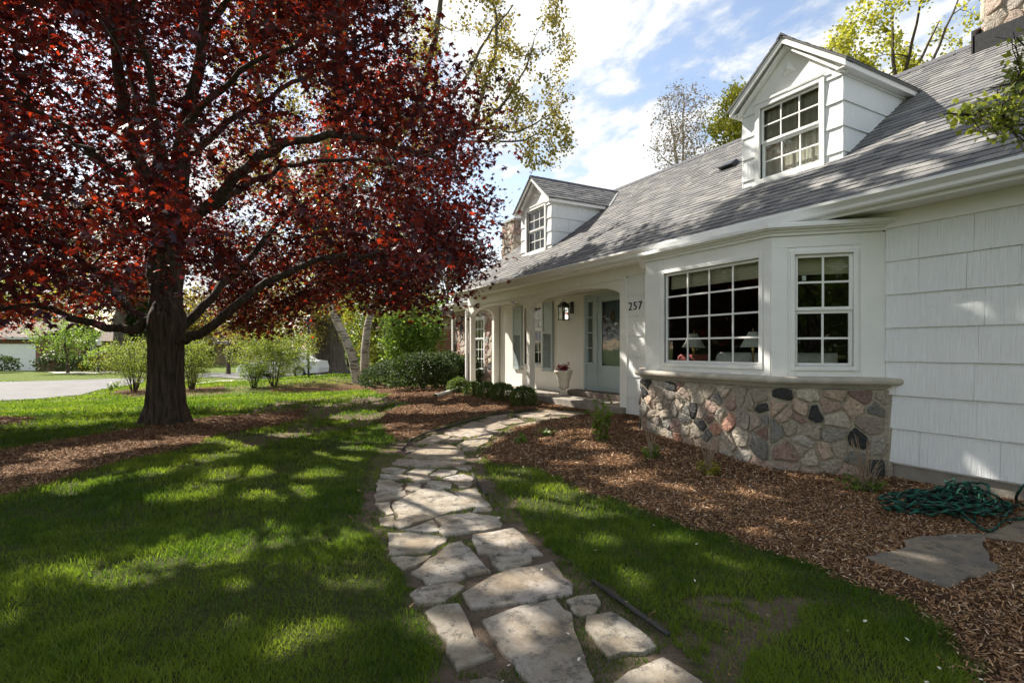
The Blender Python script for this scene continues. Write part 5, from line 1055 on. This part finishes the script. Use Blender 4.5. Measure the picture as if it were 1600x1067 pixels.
# ------------------------------------------------------------ parked car
def car():
    c0 = at(368, 585, 29.2); c1 = at(500, 585, 29.2); z = float(hgt((c0.x+c1.x)/2, (c0.y+c1.y)/2))+.03; ux = c1-c0; ux.z = 0; L = 4.6; ux.normalize(); n = Vector((ux.y, -ux.x, 0)); n = n if n.dot(-c0) > 0 else -n
    O = Vector((c0.x, c0.y, z)); F_ = frame(O, ux, n); t = thing('car', 'white car parked behind the bright yellow green shrub', 'car', O+ux*2.3)
    body = [(0, .35), (.05, .62), (.25, .78), (1.15, .92), (1.75, 1.38), (2.3, 1.47), (3.3, 1.42), (4.0, 1.02), (4.5, .95), (4.6, .6), (4.55, .32), (3.95, .28), (3.85, .52), (3.65, .66), (3.4, .66), (3.2, .52), (3.1, .28), (1.45, .28), (1.35, .52), (1.15, .66), (.9, .66), (.7, .52), (.6, .28)]
    s = MB(); secs = [(0, .06), (-.06, 0), (-1.64, 0), (-1.7, .06)]; N = len(body); V = []; F = []
    for c, ins in secs: V += [F_(2.3+(a-2.3)*(1-ins*.6), b if b < .95 else b-ins*.3, c-(0 if b < 1.0 else (.16 if c > -.5 else -.16))) for a, b in body]
    for i in range(3):
        for j in range(N): F.append((i*N+j, i*N+(j+1) % N, (i+1)*N+(j+1) % N, (i+1)*N+j))
    F += [tuple(range(N)), tuple(range(3*N, 4*N))]; s.add(V, F); s.build('body', M['carp'], t)
    s = MB(); s.add([F_(1.4, .95, -.0), F_(2.2, .95, -.0), F_(2.2, 1.36, -.13), F_(1.85, 1.33, -.13)], [(0, 1, 2, 3)]); s.add([F_(2.3, .95, -.0), F_(3.6, .98, -.0), F_(3.2, 1.34, -.13), F_(2.3, 1.36, -.13)], [(0, 1, 2, 3)]); s.build('side_window', M['black'], t)
    for a in (1.02, 3.52):
        for c in (-.1, -1.6):
            s = MB(); k = 20; ring = lambda r, cc: [F_(a+r*math.cos(6.283*j/k), .33+r*math.sin(6.283*j/k), cc) for j in range(k)]; s.add(ring(.33, c+.1)+ring(.33, c-.1), [(j, (j+1) % k, k+(j+1) % k, k+j) for j in range(k)]+[tuple(range(k)), tuple(range(k, 2*k))]); wh = s.build('wheel', M['rubber'], t)
            s = MB(); cc = c+.105 if c > -.5 else c-.105; s.add(ring(.2, cc), [tuple(range(k))]); s.build('rim', M['steel'], wh)
    for c in (-.25, -1.45): s = MB(); s.lbox(F_, .10, .22, .62, .74, c-.15, c+.15); s.build('headlight', M['steel'], t)
car()
p = gnd(482, 590); s = MB(); s.tube([p, (p[0], p[1], p[2]+2.7)], .055, 8); s.lathe((p[0], p[1], p[2]+2.6), [(.03, 0), (.12, .05), (.14, .3), (.04, .4)], 8)
tag(s.build('garden_post', M['black'], None), 'thin dark post standing left of the huge trunk behind the bright shrub', 'post')
# ------------------------------------------------------------ flagstones
Z5 = lambda x, y: (550+x/2.284, 600+y/2.284)
FS = [
 ('largest flagstone of the foreground, long pointed slab at the bottom centre', [(462, 828), (600, 775), (725, 750), (760, 790), (785, 800), (795, 865), (830, 950), (865, 1040), (770, 1110), (660, 1090), (575, 970), (510, 900)]),
 ('flagstone cut by the bottom edge of the photo, right of the largest slab', [(905, 1067), (985, 1010), (1110, 957), (1190, 1005), (1290, 1090), (1150, 1190), (930, 1190)]),
 ('pale flagstone beside the black edging strip near the bottom right of the path', [(835, 812), (925, 798), (1010, 850), (1088, 922), (910, 958), (875, 905), (832, 855)]),
 ('small pale round-cornered flagstone above the slab by the black edging', [(765, 758), (800, 745), (870, 738), (890, 768), (865, 805), (815, 812), (790, 800)]),
 ('long pale flagstone with stained surface on the left side of the path foreground', [(258, 798), (300, 775), (380, 768), (415, 830), (440, 890), (510, 950), (375, 997), (335, 940), (300, 850)]),
 ('dark soil-covered flagstone at the bottom left of the path', [(420, 1040), (480, 1030), (560, 1055), (610, 1110), (560, 1150), (430, 1110)]),
 ('wide pale flagstone crossing the path just above the largest slab', [(392, 735), (470, 690), (560, 655), (715, 620), (745, 655), (790, 700), (785, 735), (700, 752), (600, 765), (425, 785)]),
 ('half buried flagstone with grass growing over it on the left edge', [(205, 735), (240, 712), (360, 695), (405, 710), (370, 735), (320, 768), (235, 768)]),
 ('small smooth flagstone in the middle below the tapering one', [(487, 600), (640, 600), (643, 620), (590, 650), (545, 662)]),
 ('tapering flagstone on the right edge with a bare dirt patch beside it', [(430, 530), (575, 503), (620, 540), (682, 597), (560, 598), (450, 590)]),
 ('pale kite-shaped flagstone in the middle with a pointed top', [(210, 660), (300, 600), (345, 560), (390, 550), (420, 575), (495, 655), (330, 690), (265, 705)]),
 ('small grey wedge flagstone on the left edge below the flat pale one', [(135, 608), (285, 598), (270, 615), (180, 650), (150, 630)]),
 ('flat pale flagstone on the left edge with mossy joints', [(127, 520), (200, 520), (340, 537), (335, 555), (270, 590), (125, 603)]),
 ('small triangular flagstone touching the lower left of the biggest mid-path slab', [(185, 512), (290, 475), (312, 515), (270, 520)]),
 ('rough flagstone with broken edge right below the biggest mid-path slab', [(295, 468), (330, 460), (420, 450), (530, 465), (532, 500), (430, 515), (330, 532), (305, 510), (320, 495)]),
 ('thin sliver of flagstone at the right edge of the mid path', [(430, 447), (440, 436), (470, 433), (503, 436), (495, 446)]),
 ('biggest mid-path slab, pale and broad, in full light', [(140, 420), (245, 365), (325, 368), (380, 395), (440, 432), (330, 455), (175, 503), (155, 500), (160, 450)]),
 ('small squarish flagstone left of the biggest mid-path slab', [(82, 417), (135, 412), (140, 440), (150, 455), (125, 458), (100, 440)]),
 ('small worn flagstone lowest of the small ones on the left edge', [(95, 470), (150, 460), (157, 480), (147, 502), (100, 495)]),
 ('narrow flagstone on the left edge above the small squarish one', [(80, 385), (110, 375), (190, 373), (195, 388), (130, 408), (85, 410)]),
 ('long diagonal flagstone on the right edge beside the biggest mid-path slab', [(365, 380), (440, 360), (465, 395), (500, 432), (440, 432), (390, 400)]),
 ('blocky pale flagstone on the left edge of the narrow part', [(92, 335), (130, 333), (185, 350), (175, 372), (90, 375)]),
 ('tiny flagstone between the blocky pale one and the middle ones', [(192, 345), (245, 350), (245, 370), (215, 375), (190, 370)]),
 ('smooth flagstone in the middle just above the biggest mid-path slab', [(255, 360), (280, 338), (352, 342), (352, 365), (310, 367)]),
 ('small flagstone right of the smooth middle one', [(362, 342), (430, 347), (420, 362), (380, 363)]),
 ('thin flagstone on the left edge, second below the long cross slab', [(100, 315), (190, 318), (205, 325), (165, 335), (100, 328)]),
 ('thin flagstone on the left edge directly below the long cross slab', [(105, 295), (150, 290), (200, 298), (175, 315), (105, 308)]),
 ('irregular flagstone with forked outline below the long cross slab', [(190, 310), (230, 294), (300, 296), (270, 320), (282, 330), (270, 342), (225, 343), (205, 328)]),
 ('pale flagstone in the centre just below the long cross slab', [(275, 320), (310, 298), (380, 303), (370, 315), (320, 325)]),
 ('low wide flagstone beside the right edge, two below the long cross slab', [(325, 328), (400, 315), (430, 325), (425, 342), (330, 338)]),
 ('small flagstone at the right edge where the path bends', [(365, 290), (395, 281), (430, 295), (410, 305)]),
 ('long narrow slab lying right across the path at its bend', [(145, 281), (165, 261), (300, 264), (420, 267), (380, 283), (300, 292), (200, 289)]),
 ('broad brownish slab directly beyond the long cross slab', [(185, 255), (240, 225), (290, 208), (350, 210), (400, 235), (405, 260), (300, 263)]),
 ('small flagstone on the right edge beside the broad brownish slab', [(390, 223), (450, 220), (440, 235), (400, 235)]),
 ('small flagstone on the left edge beside the broad brownish slab', [(185, 240), (200, 220), (250, 222), (215, 237)]),
 ('pale elongated flagstone along the left edging of the bend', [(218, 210), (290, 175), (355, 180), (345, 188), (290, 208)]),
 ('small dark flagstone in the middle of the bend', [(312, 203), (360, 185), (398, 190), (372, 204)]),
 ('flagstone on the right edge of the bend next to the mulch', [(374, 212), (410, 192), (505, 177), (480, 205), (450, 217), (392, 219)]),
 ('wide flagstone spanning the path past the bend', [(325, 167), (360, 149), (480, 154), (525, 167), (420, 184), (350, 178)]),
 ('fifth flagstone from the porch step along the path', [(385, 145), (430, 130), (520, 134), (558, 147), (510, 160), (420, 152)]),
 ('fourth flagstone from the porch step, broad and brownish', [(450, 126), (500, 119), (590, 118), (620, 130), (560, 139), (480, 132)]),
 ('narrow flagstone at the left edge near the porch shrubs', [(475, 115), (555, 103), (553, 113), (500, 120)]),
 ('second flagstone from the porch step, on the left side', [(575, 104), (640, 95), (705, 104), (680, 114), (610, 115)]),
 ('flagstone next to the porch step at the very end of the path', [(650, 94), (720, 85), (830, 101), (790, 107), (720, 104)]),
 ('flagstone on the right edge near the path end beside the mulch', [(575, 149), (660, 126), (700, 122), (650, 141)]),
 ('thin flagstone wedged on the right side before the porch step', [(640, 119), (720, 111), (745, 116), (690, 123)]),
]
def slab(name, lab, pts, seed, mat=None, top=.014, col=(.50, .455, .385), group=None, cat='flagstone', dz=0):
    rg = random.Random(seed); P = [Vector((*p[:2], 0)) for p in pts]; out = []
    for i in range(len(P)):
        a, b = P[i], P[(i+1) % len(P)]; L = (b-a).length; m = max(1, int(L/.07)); nn = Vector((b.y-a.y, a.x-b.x, 0)).normalized() if L > 0 else Vector()
        for j in range(m): q = j/m; amp = .011 if 0 < j else 0; out.append(a.lerp(b, q)+nn*rg.gauss(0, amp)*min(1, L/.2))
    k = len(out); c = sum(out, Vector())/k; s = MB(); kk = rg.uniform(.85, 1.15); s.cur = (col[0]*kk, col[1]*kk*rg.uniform(.97, 1.0), col[2]*kk*rg.uniform(.92, 1.02)); g = float(hgt(c.x, c.y))+dz
    tx, ty = rg.gauss(0, .006), rg.gauss(0, .006); V = []
    # keep the slab on the slope of the ground
    for sc, z in ((1.0, -.05), (1.0, top-.010), (.985, top-.002), (.93, top), (.5, top+.002)):
        for q in out: x, y = c.x+(q.x-c.x)*sc, c.y+(q.y-c.y)*sc; V.append((x, y, float(hgt(x, y))+dz+z+tx*(x-c.x)+ty*(y-c.y)+(rg.gauss(0, .0008) if sc < 1 else 0)))
    V.append((c.x, c.y, g+top+.002)); F = []
    for r_ in range(4):
        for i in range(k): F.append((r_*k+i, r_*k+(i+1) % k, (r_+1)*k+(i+1) % k, (r_+1)*k+i))
    for i in range(k): F.append((4*k+i, 4*k+(i+1) % k, 5*k))
    s.add(V, F); o = s.build(name, mat or M['flag'], None, smooth=False, col=True); tag(o, lab, cat, group); return o
for i, (lab, pl) in enumerate(FS):
    dark = (.24, .20, .16) if 'dark' in lab or 'soil' in lab else ((.42, .345, .275) if 'brownish' in lab else ((.58, .53, .455) if i < 31 else (.45, .385, .315)))
    slab('flagstone', lab, [gnd(*Z5(x, y), .028) for x, y in pl], 200+i, col=dark, group='irregular flagstones of the garden path')
slab('stepping_slab', 'large dark grey stepping slab with a pointed corner lying in the mulch', [gnd(u, v, .035) for u, v in ((1350, 868), (1400, 858), (1415, 853), (1412, 842), (1440, 836), (1533, 832), (1545, 862), (1559, 890), (1505, 905), (1482, 918), (1440, 905), (1390, 885))], 301, col=(.22, .20, .18), top=.035)
slab('stepping_slab', 'brown stone slab half under the coiled rope at the right edge', [gnd(u, v, .03) for u, v in ((1528, 838), (1570, 820), (1600, 806), (1660, 806), (1680, 850), (1600, 848))], 302, col=(.34, .26, .19), top=.03)
slab('stepping_slab', 'thin brown slab under the rope end, nearest the foundation', [gnd(u, v, .03) for u, v in ((1580, 800), (1620, 795), (1680, 800), (1690, 812), (1600, 812))], 303, col=(.38, .30, .22), top=.03)
# black edging strips
def edging(lab, px, h=.035):
    P = [gnd(*p) for p in px]; s = MB(); s.tube([(x, y, z+h*.5) for x, y, z in P], .013, 6); tag(s.build('edging', M['edging'], None, smooth=True), lab, 'edging')
edging('black plastic edging strip between the dirt and the right lawn', [(926, 912), (960, 936), (1000, 965), (1045, 997)])
edging('black edging strip along the left side of the bending path', [(628, 705), (640, 690), (665, 678), (700, 668), (740, 657), (780, 648), (830, 642)])
edging('short black edging strip along the right side of the path bend', [(738, 742), (745, 755), (760, 775)])
# ------------------------------------------------------------ rope
def rope():
    rg = np.random.default_rng(4); c = np.array(gnd(1487, 806)); pts = []
    wpts = []
    wpts += [gnd(1440, 798), gnd(1420, 784), gnd(1398, 775), gnd(1386, 784), gnd(1392, 798), gnd(1412, 800), gnd(1432, 794)]
    exu = np.array(gnd(1540, 806))-np.array(gnd(1436, 806)); exu /= np.linalg.norm(exu[:2]); eyv = np.array([-exu[1], exu[0], 0]); a = 0; P = []
    for i in range(680):
        a += .19; k = i/680; lay = .02+.17*k*(1-.3*math.sin(a*.5)); r1 = .27+.17*math.sin(a*.137+1)+.012*rg.normal(); r2 = .14+.10*math.sin(a*.191+2)
        o = exu[:2]*.16*math.sin(a*.113)+eyv[:2]*.06*math.cos(a*.151)
        x = c[0]+o[0]+exu[0]*r1*math.cos(a)+eyv[0]*r2*math.sin(a+.4*math.sin(a*.21)); y = c[1]+o[1]+exu[1]*r1*math.cos(a)+eyv[1]*r2*math.sin(a+.4*math.sin(a*.21))
        e = math.hypot(math.cos(a)*r1/.42, math.sin(a)*r2/.25); P.append((x, y, float(hgt(x, y))+.05+lay*max(.15, 1.15-e*.7)+.035*math.sin(a*.5+i*.013)*min(1, k*4)+.012*rg.normal()))
    W0 = [Vector((p[0], p[1], p[2]+.025)) for p in wpts]
    tail = [gnd(1540, 838), gnd(1570, 822), gnd(1610, 818), gnd(1650, 810), gnd(1630, 800), gnd(1600, 797), gnd(1588, 788)]; tail = [Vector((p[0], p[1], p[2]+.045)) for p in tail]+[Vector((*at(1592, 768, 3.95),))] + [Vector((*at(1605, 757, 3.95),)), Vector((*at(1640, 775, 3.95),))]
    allp = [Vector(p) for p in W0]+[Vector(p) for p in P]+tail; fine = []
    for i in range(len(allp)-1):
        p0 = allp[max(i-1, 0)]; p1 = allp[i]; p2 = allp[i+1]; p3 = allp[min(i+2, len(allp)-1)]; L = (p2-p1).length; m = max(1, int(L/.012))
        for t in np.linspace(0, 1, m, endpoint=False): fine.append(.5*((2*p1)+(-p0+p2)*t+(2*p0-5*p1+4*p2-p3)*t*t+(-p0+3*p1-3*p2+p3)*t**3))
    Pn = np.array([tuple(p) for p in fine]); d = np.gradient(Pn, axis=0); d /= np.linalg.norm(d, axis=1)[:, None]+1e-9; x = np.cross(d, [.1, .05, 1]); x /= np.linalg.norm(x, axis=1)[:, None]+1e-9; y = np.cross(d, x); k = 6
    th = np.linspace(0, 2*math.pi, k, endpoint=False)[None]+np.zeros((len(Pn), 1)); rr = .0098*(1+.12*np.cos(3*th-np.arange(len(Pn))[:, None]*.9))
    V = (Pn[:, None]+rr[..., None]*(x[:, None]*np.cos(th)[..., None]+y[:, None]*np.sin(th)[..., None])).reshape(-1, 3); n = len(Pn)
    i = (np.arange(n-1)[:, None]*k+np.arange(k)[None]); j = (np.arange(n-1)[:, None]*k+(np.arange(k)[None]+1) % k); F = np.stack([i, j, j+k, i+k], 2).reshape(-1, 4)
    seg = np.repeat(np.arange(n-1), k); lane = np.tile(np.arange(k), n-1); g = ((seg//2+lane) % 4) < 2; col = np.where(g[:, None], np.array([[.012, .10, .065]]), np.array([[.012, .016, .016]]))
    o = fast_mesh('rope', V, F, attr_mat('braided_rope', .7, .4, .002, 300, .2, 80, .3), None, col=col, smooth=True); tag(o, 'green and black braided rope heaped in a loose coil on the mulch', 'rope')
rope()
# ------------------------------------------------------------ small plants in the beds
for i, (u, v, lab, st, ln, r_, h_, ls, bare, mt, bh) in enumerate([
    (940, 692, 'tallest leafy young shrub in the mulch in front of the porch step', 14, 30, .17, .60, .042, 3, 'l_green', .5), (1018, 718, 'small green tuft plant by the left corner of the stone base', 12, 16, .13, .17, .035, 8, 'l_green', .38),
    (1108, 744, 'low plant with dry pale twigs before the middle of the stone base', 12, 14, .14, .13, .035, 16, 'l_yg', .34), (1352, 770, 'larger plant with bare reddish twigs before the right end of the stone base', 16, 16, .20, .15, .034, 26, 'l_green', .42),
    (856, 682, 'tiny dark green seedling in the mulch beside the path, nearer the porch', 8, 14, .13, .10, .04, 0, 'l_green', None), (815, 692, 'tiny dark green seedling in the mulch closest to the path bend', 8, 14, .12, .09, .04, 0, 'l_green', None),
    (628, 604, 'small green clump in the grass at the foot of the birches', 9, 9, .25, .15, .06, 0, 'l_green', None), (172, 610, 'small green daffodil clump at the road edge, left one', 9, 9, .22, .35, .06, 0, 'l_green', None), (182, 607, 'small green daffodil clump at the road edge, right one', 9, 9, .22, .35, .06, 0, 'l_green', None)]):
    b = gnd(u, v); plant('young_plant', lab, b, st, ln, r_, h_, ls, mt, 400+i, bare=bare, bh=bh)
# ------------------------------------------------------------ grass, wood chips, fallen petals
def visible(x, y, margin=60):
    d = -CA*x+SA*y; r = SA*x+CA*y; u = 800+FPX*r/np.maximum(d, .01); return (d > .9) & (u > -margin) & (u < 1600+margin) & (d < 60)
HOUSE = [(-17.1, 6.98), (-13.8, 6.0), (-7.05, 5.95), (-6.7, 6.1), (-5.9, 5.28), (-3.75, 5.28), (-2.95, 6.1), (4, 6.1), (4, 14), (-17.1, 14)]
ROADP = [tuple(p[:2]) for p in nearE]+[tuple(p[:2]) for p in farE[::-1]]; DRV = region([(235, 592), (340, 589.5), (500, 587), (640, 586), (640, 580), (500, 582), (340, 583), (235, 584)])
def free(x, y): return ~(inpoly(x, y, HOUSE) | inpoly(x, y, ROADP) | inpoly(x, y, DRV))
SLABP = [[gnd(u, v, .035)[:2] for u, v in q] for q in (((1350, 868), (1400, 858), (1415, 853), (1412, 842), (1440, 836), (1533, 832), (1545, 862), (1559, 890), (1505, 905), (1482, 918), (1440, 905), (1390, 885)), ((1528, 838), (1570, 820), (1600, 806), (1660, 806), (1680, 850), (1600, 848)))]
FLAGP = [[gnd(*Z5(x, y), .028)[:2] for x, y in pl] for _, pl in FS]
def scatter_band(d0, d1, dens, rng):
    # random ground points between two distances inside the view wedge
    m = 1.12; A = m*(d1*d1-d0*d0); n = int(A*dens); d = np.sqrt(rng.random(n)*(d1*d1-d0*d0)+d0*d0); r = (rng.random(n)*2-1)*m*d
    x = -CA*d+SA*r; y = SA*d+CA*r; return x, y, d
def grass():
    rng = np.random.default_rng(77); Vs = []; Rs = []; Fs = []; b = 0
    for d0, d1, dens, wd, ht in ((1.2, 2.6, 15000, .0022, .045), (2.6, 4.2, 9000, .0028, .045), (4.2, 7, 3600, .0042, .05), (7, 11, 1500, .0065, .052), (11, 18, 480, .012, .06), (18, 30, 130, .025, .075)):
        x, y, d = scatter_band(d0, d1, dens, rng); mu, di = masks(x, y); cl = fbm(x, y, 3.0, 51); k = (mu < .5) & free(x, y)
        # thin turf on worn soil, tufts along the joints of the path
        wp = inpoly(x, y, PATH_R); keepd = np.where(di > .5, np.where(wp, (fbm(x, y, 2.3, 61) > .43) & (rng.random(len(x)) < .6), rng.random(len(x)) < .16), rng.random(len(x)) < np.clip((cl-.22)*2.8, .3, 1)); k &= keepd.astype(bool)
        x, y = x[k], y[k]; wp = wp[k]
        on = np.zeros(len(x), bool); idx = np.where(wp)[0]
        for fp in FLAGP: on[idx] |= inpoly(x[idx], y[idx], fp)
        x, y, wp = x[~on], y[~on], wp[~on]; n = len(x)
        z = hgt(x, y)-.003; h = ht*(.55+.6*rng.random(n))*(.45+1.15*fbm(x, y, 1.7, 71))*(1+.5*(vnoise(x, y, 9, 72)-.4))*np.where(wp, .5, 1); a = rng.random(n)*6.283; w = wd*(.7+.6*rng.random(n)); le = h*(.25+.6*rng.random(n)); la = rng.random(n)*6.283
        dx, dy = np.cos(a)*w, np.sin(a)*w; lx, ly = np.cos(la)*le, np.sin(la)*le
        V = np.stack([np.stack([x-dx, y-dy, z], 1), np.stack([x+dx, y+dy, z], 1), np.stack([x+dx*.7+lx*.35, y+dy*.7+ly*.35, z+h*.6], 1), np.stack([x-dx*.7+lx*.35, y-dy*.7+ly*.35, z+h*.6], 1), np.stack([x+lx, y+ly, z+h], 1)], 1).reshape(-1, 3)
        i = np.arange(n)*5+b; Fs.append(np.stack([i, i+1, i+2, i+3], 1)); Fs.append(np.stack([i+3, i+2, i+4, i+4], 1)); b += n*5
        tone = np.clip((fbm(x, y, .9, 81)-.5)*2.2+(fbm(x, y, 5, 83)-.5)*1.2+rng.random(n)*.7+.05, 0, 1); Vs.append(V); Rs.append(np.repeat(tone, 5))
    V = np.concatenate(Vs); q = np.concatenate([f for f in Fs[0::2]]); t = np.concatenate([f for f in Fs[1::2]])[:, :3]
    me = bpy.data.meshes.new('grass'); me.vertices.add(len(V)); me.vertices.foreach_set('co', V.astype(np.float32).ravel())
    nl = q.size+t.size; me.loops.add(nl); me.loops.foreach_set('vertex_index', np.concatenate([q.ravel(), t.ravel()]).astype(np.int32)); me.polygons.add(len(q)+len(t))
    me.polygons.foreach_set('loop_start', np.concatenate([np.arange(0, q.size, 4), q.size+np.arange(0, t.size, 3)]).astype(np.int32))
    a = me.attributes.new('rnd', 'FLOAT', 'POINT'); a.data.foreach_set('value', np.concatenate(Rs).astype(np.float32)); me.update(calc_edges=True)
    o = finish('grass', me, M['grass']); tag(o, 'lush green lawn grass around the beds and path', 'grass'); kind(o, 'stuff'); print('blades', len(q))
grass()
def chips():
    rng = np.random.default_rng(78); Vs = []; Cs = []; jn = lambda n: rng.normal(size=n)*.045
    pal = np.array([(.20, .108, .054), (.31, .17, .082), (.42, .26, .14), (.12, .068, .042), (.56, .42, .29), (.26, .17, .115)])
    for d0, d1, dens, sc in ((2.0, 5.2, 6500, 1), (5.2, 8.5, 3300, 1.2), (8.5, 14, 1100, 1.5), (14, 24, 160, 2.4)):
        x, y, d = scatter_band(d0, d1, dens, rng); mu, di = masks(x+jn(len(x)), y+jn(len(x)), .11); sl = np.zeros(len(x), bool)
        for sp in SLABP: sl |= inpoly(x, y, sp)
        k = free(x, y) & ~sl & ((mu > .5) | ((di > .5) & ~inpoly(x, y, PATH_R) & (rng.random(len(x)) < .02))); x, y = x[k], y[k]; n = len(x)
        L = (.005+.020*rng.random(n)**1.8)*sc; w = (.0016+.0032*rng.random(n))*sc; a = rng.random(n)*6.283; ti = rng.normal(size=n)*.42; ro = rng.normal(size=n)*.5; z = hgt(x, y)+.022+.016*rng.random(n)
        u = np.stack([np.cos(a)*np.cos(ti), np.sin(a)*np.cos(ti), np.sin(ti)], 1)*L[:, None]; v = np.stack([-np.sin(a)*np.cos(ro), np.cos(a)*np.cos(ro), np.sin(ro)], 1)*w[:, None]; c = np.stack([x, y, z], 1)
        Vs.append(np.stack([c-u-v*.6, c+u-v, c+u*.9+v, c-u+v*.8], 1).reshape(-1, 3)); cc = pal[rng.choice(6, n, p=[.24, .26, .17, .16, .07, .10])]*(.75+.5*rng.random(n))[:, None]; Cs.append(cc)
    V = np.concatenate(Vs); C = np.concatenate(Cs); F = np.arange(len(V)).reshape(-1, 4); o = fast_mesh('mulch', V, F, M['chip'], None, col=C); tag(o, 'brown shredded wood mulch on the beds', 'mulch'); kind(o, 'stuff'); print('chips', len(F))
chips()
def petals():
    rng = np.random.default_rng(79); x, y, d = scatter_band(1.8, 8, 5.0, rng); k = free(x, y) & (SA*x+CA*y > -.5+.0*x); x, y = x[k], y[k]; n = len(x); P = np.stack([x, y, hgt(x, y)+.045], 1)
    o = leaves('fallen_petals', P, .02, DIAM, M['petal'], None, up=.6, rng=rng); tag(o, 'small pale petals scattered over lawn and mulch', 'petals'); kind(o, 'stuff')
petals()
for o in SC.objects:
    if '_root' in o: del o['_root']
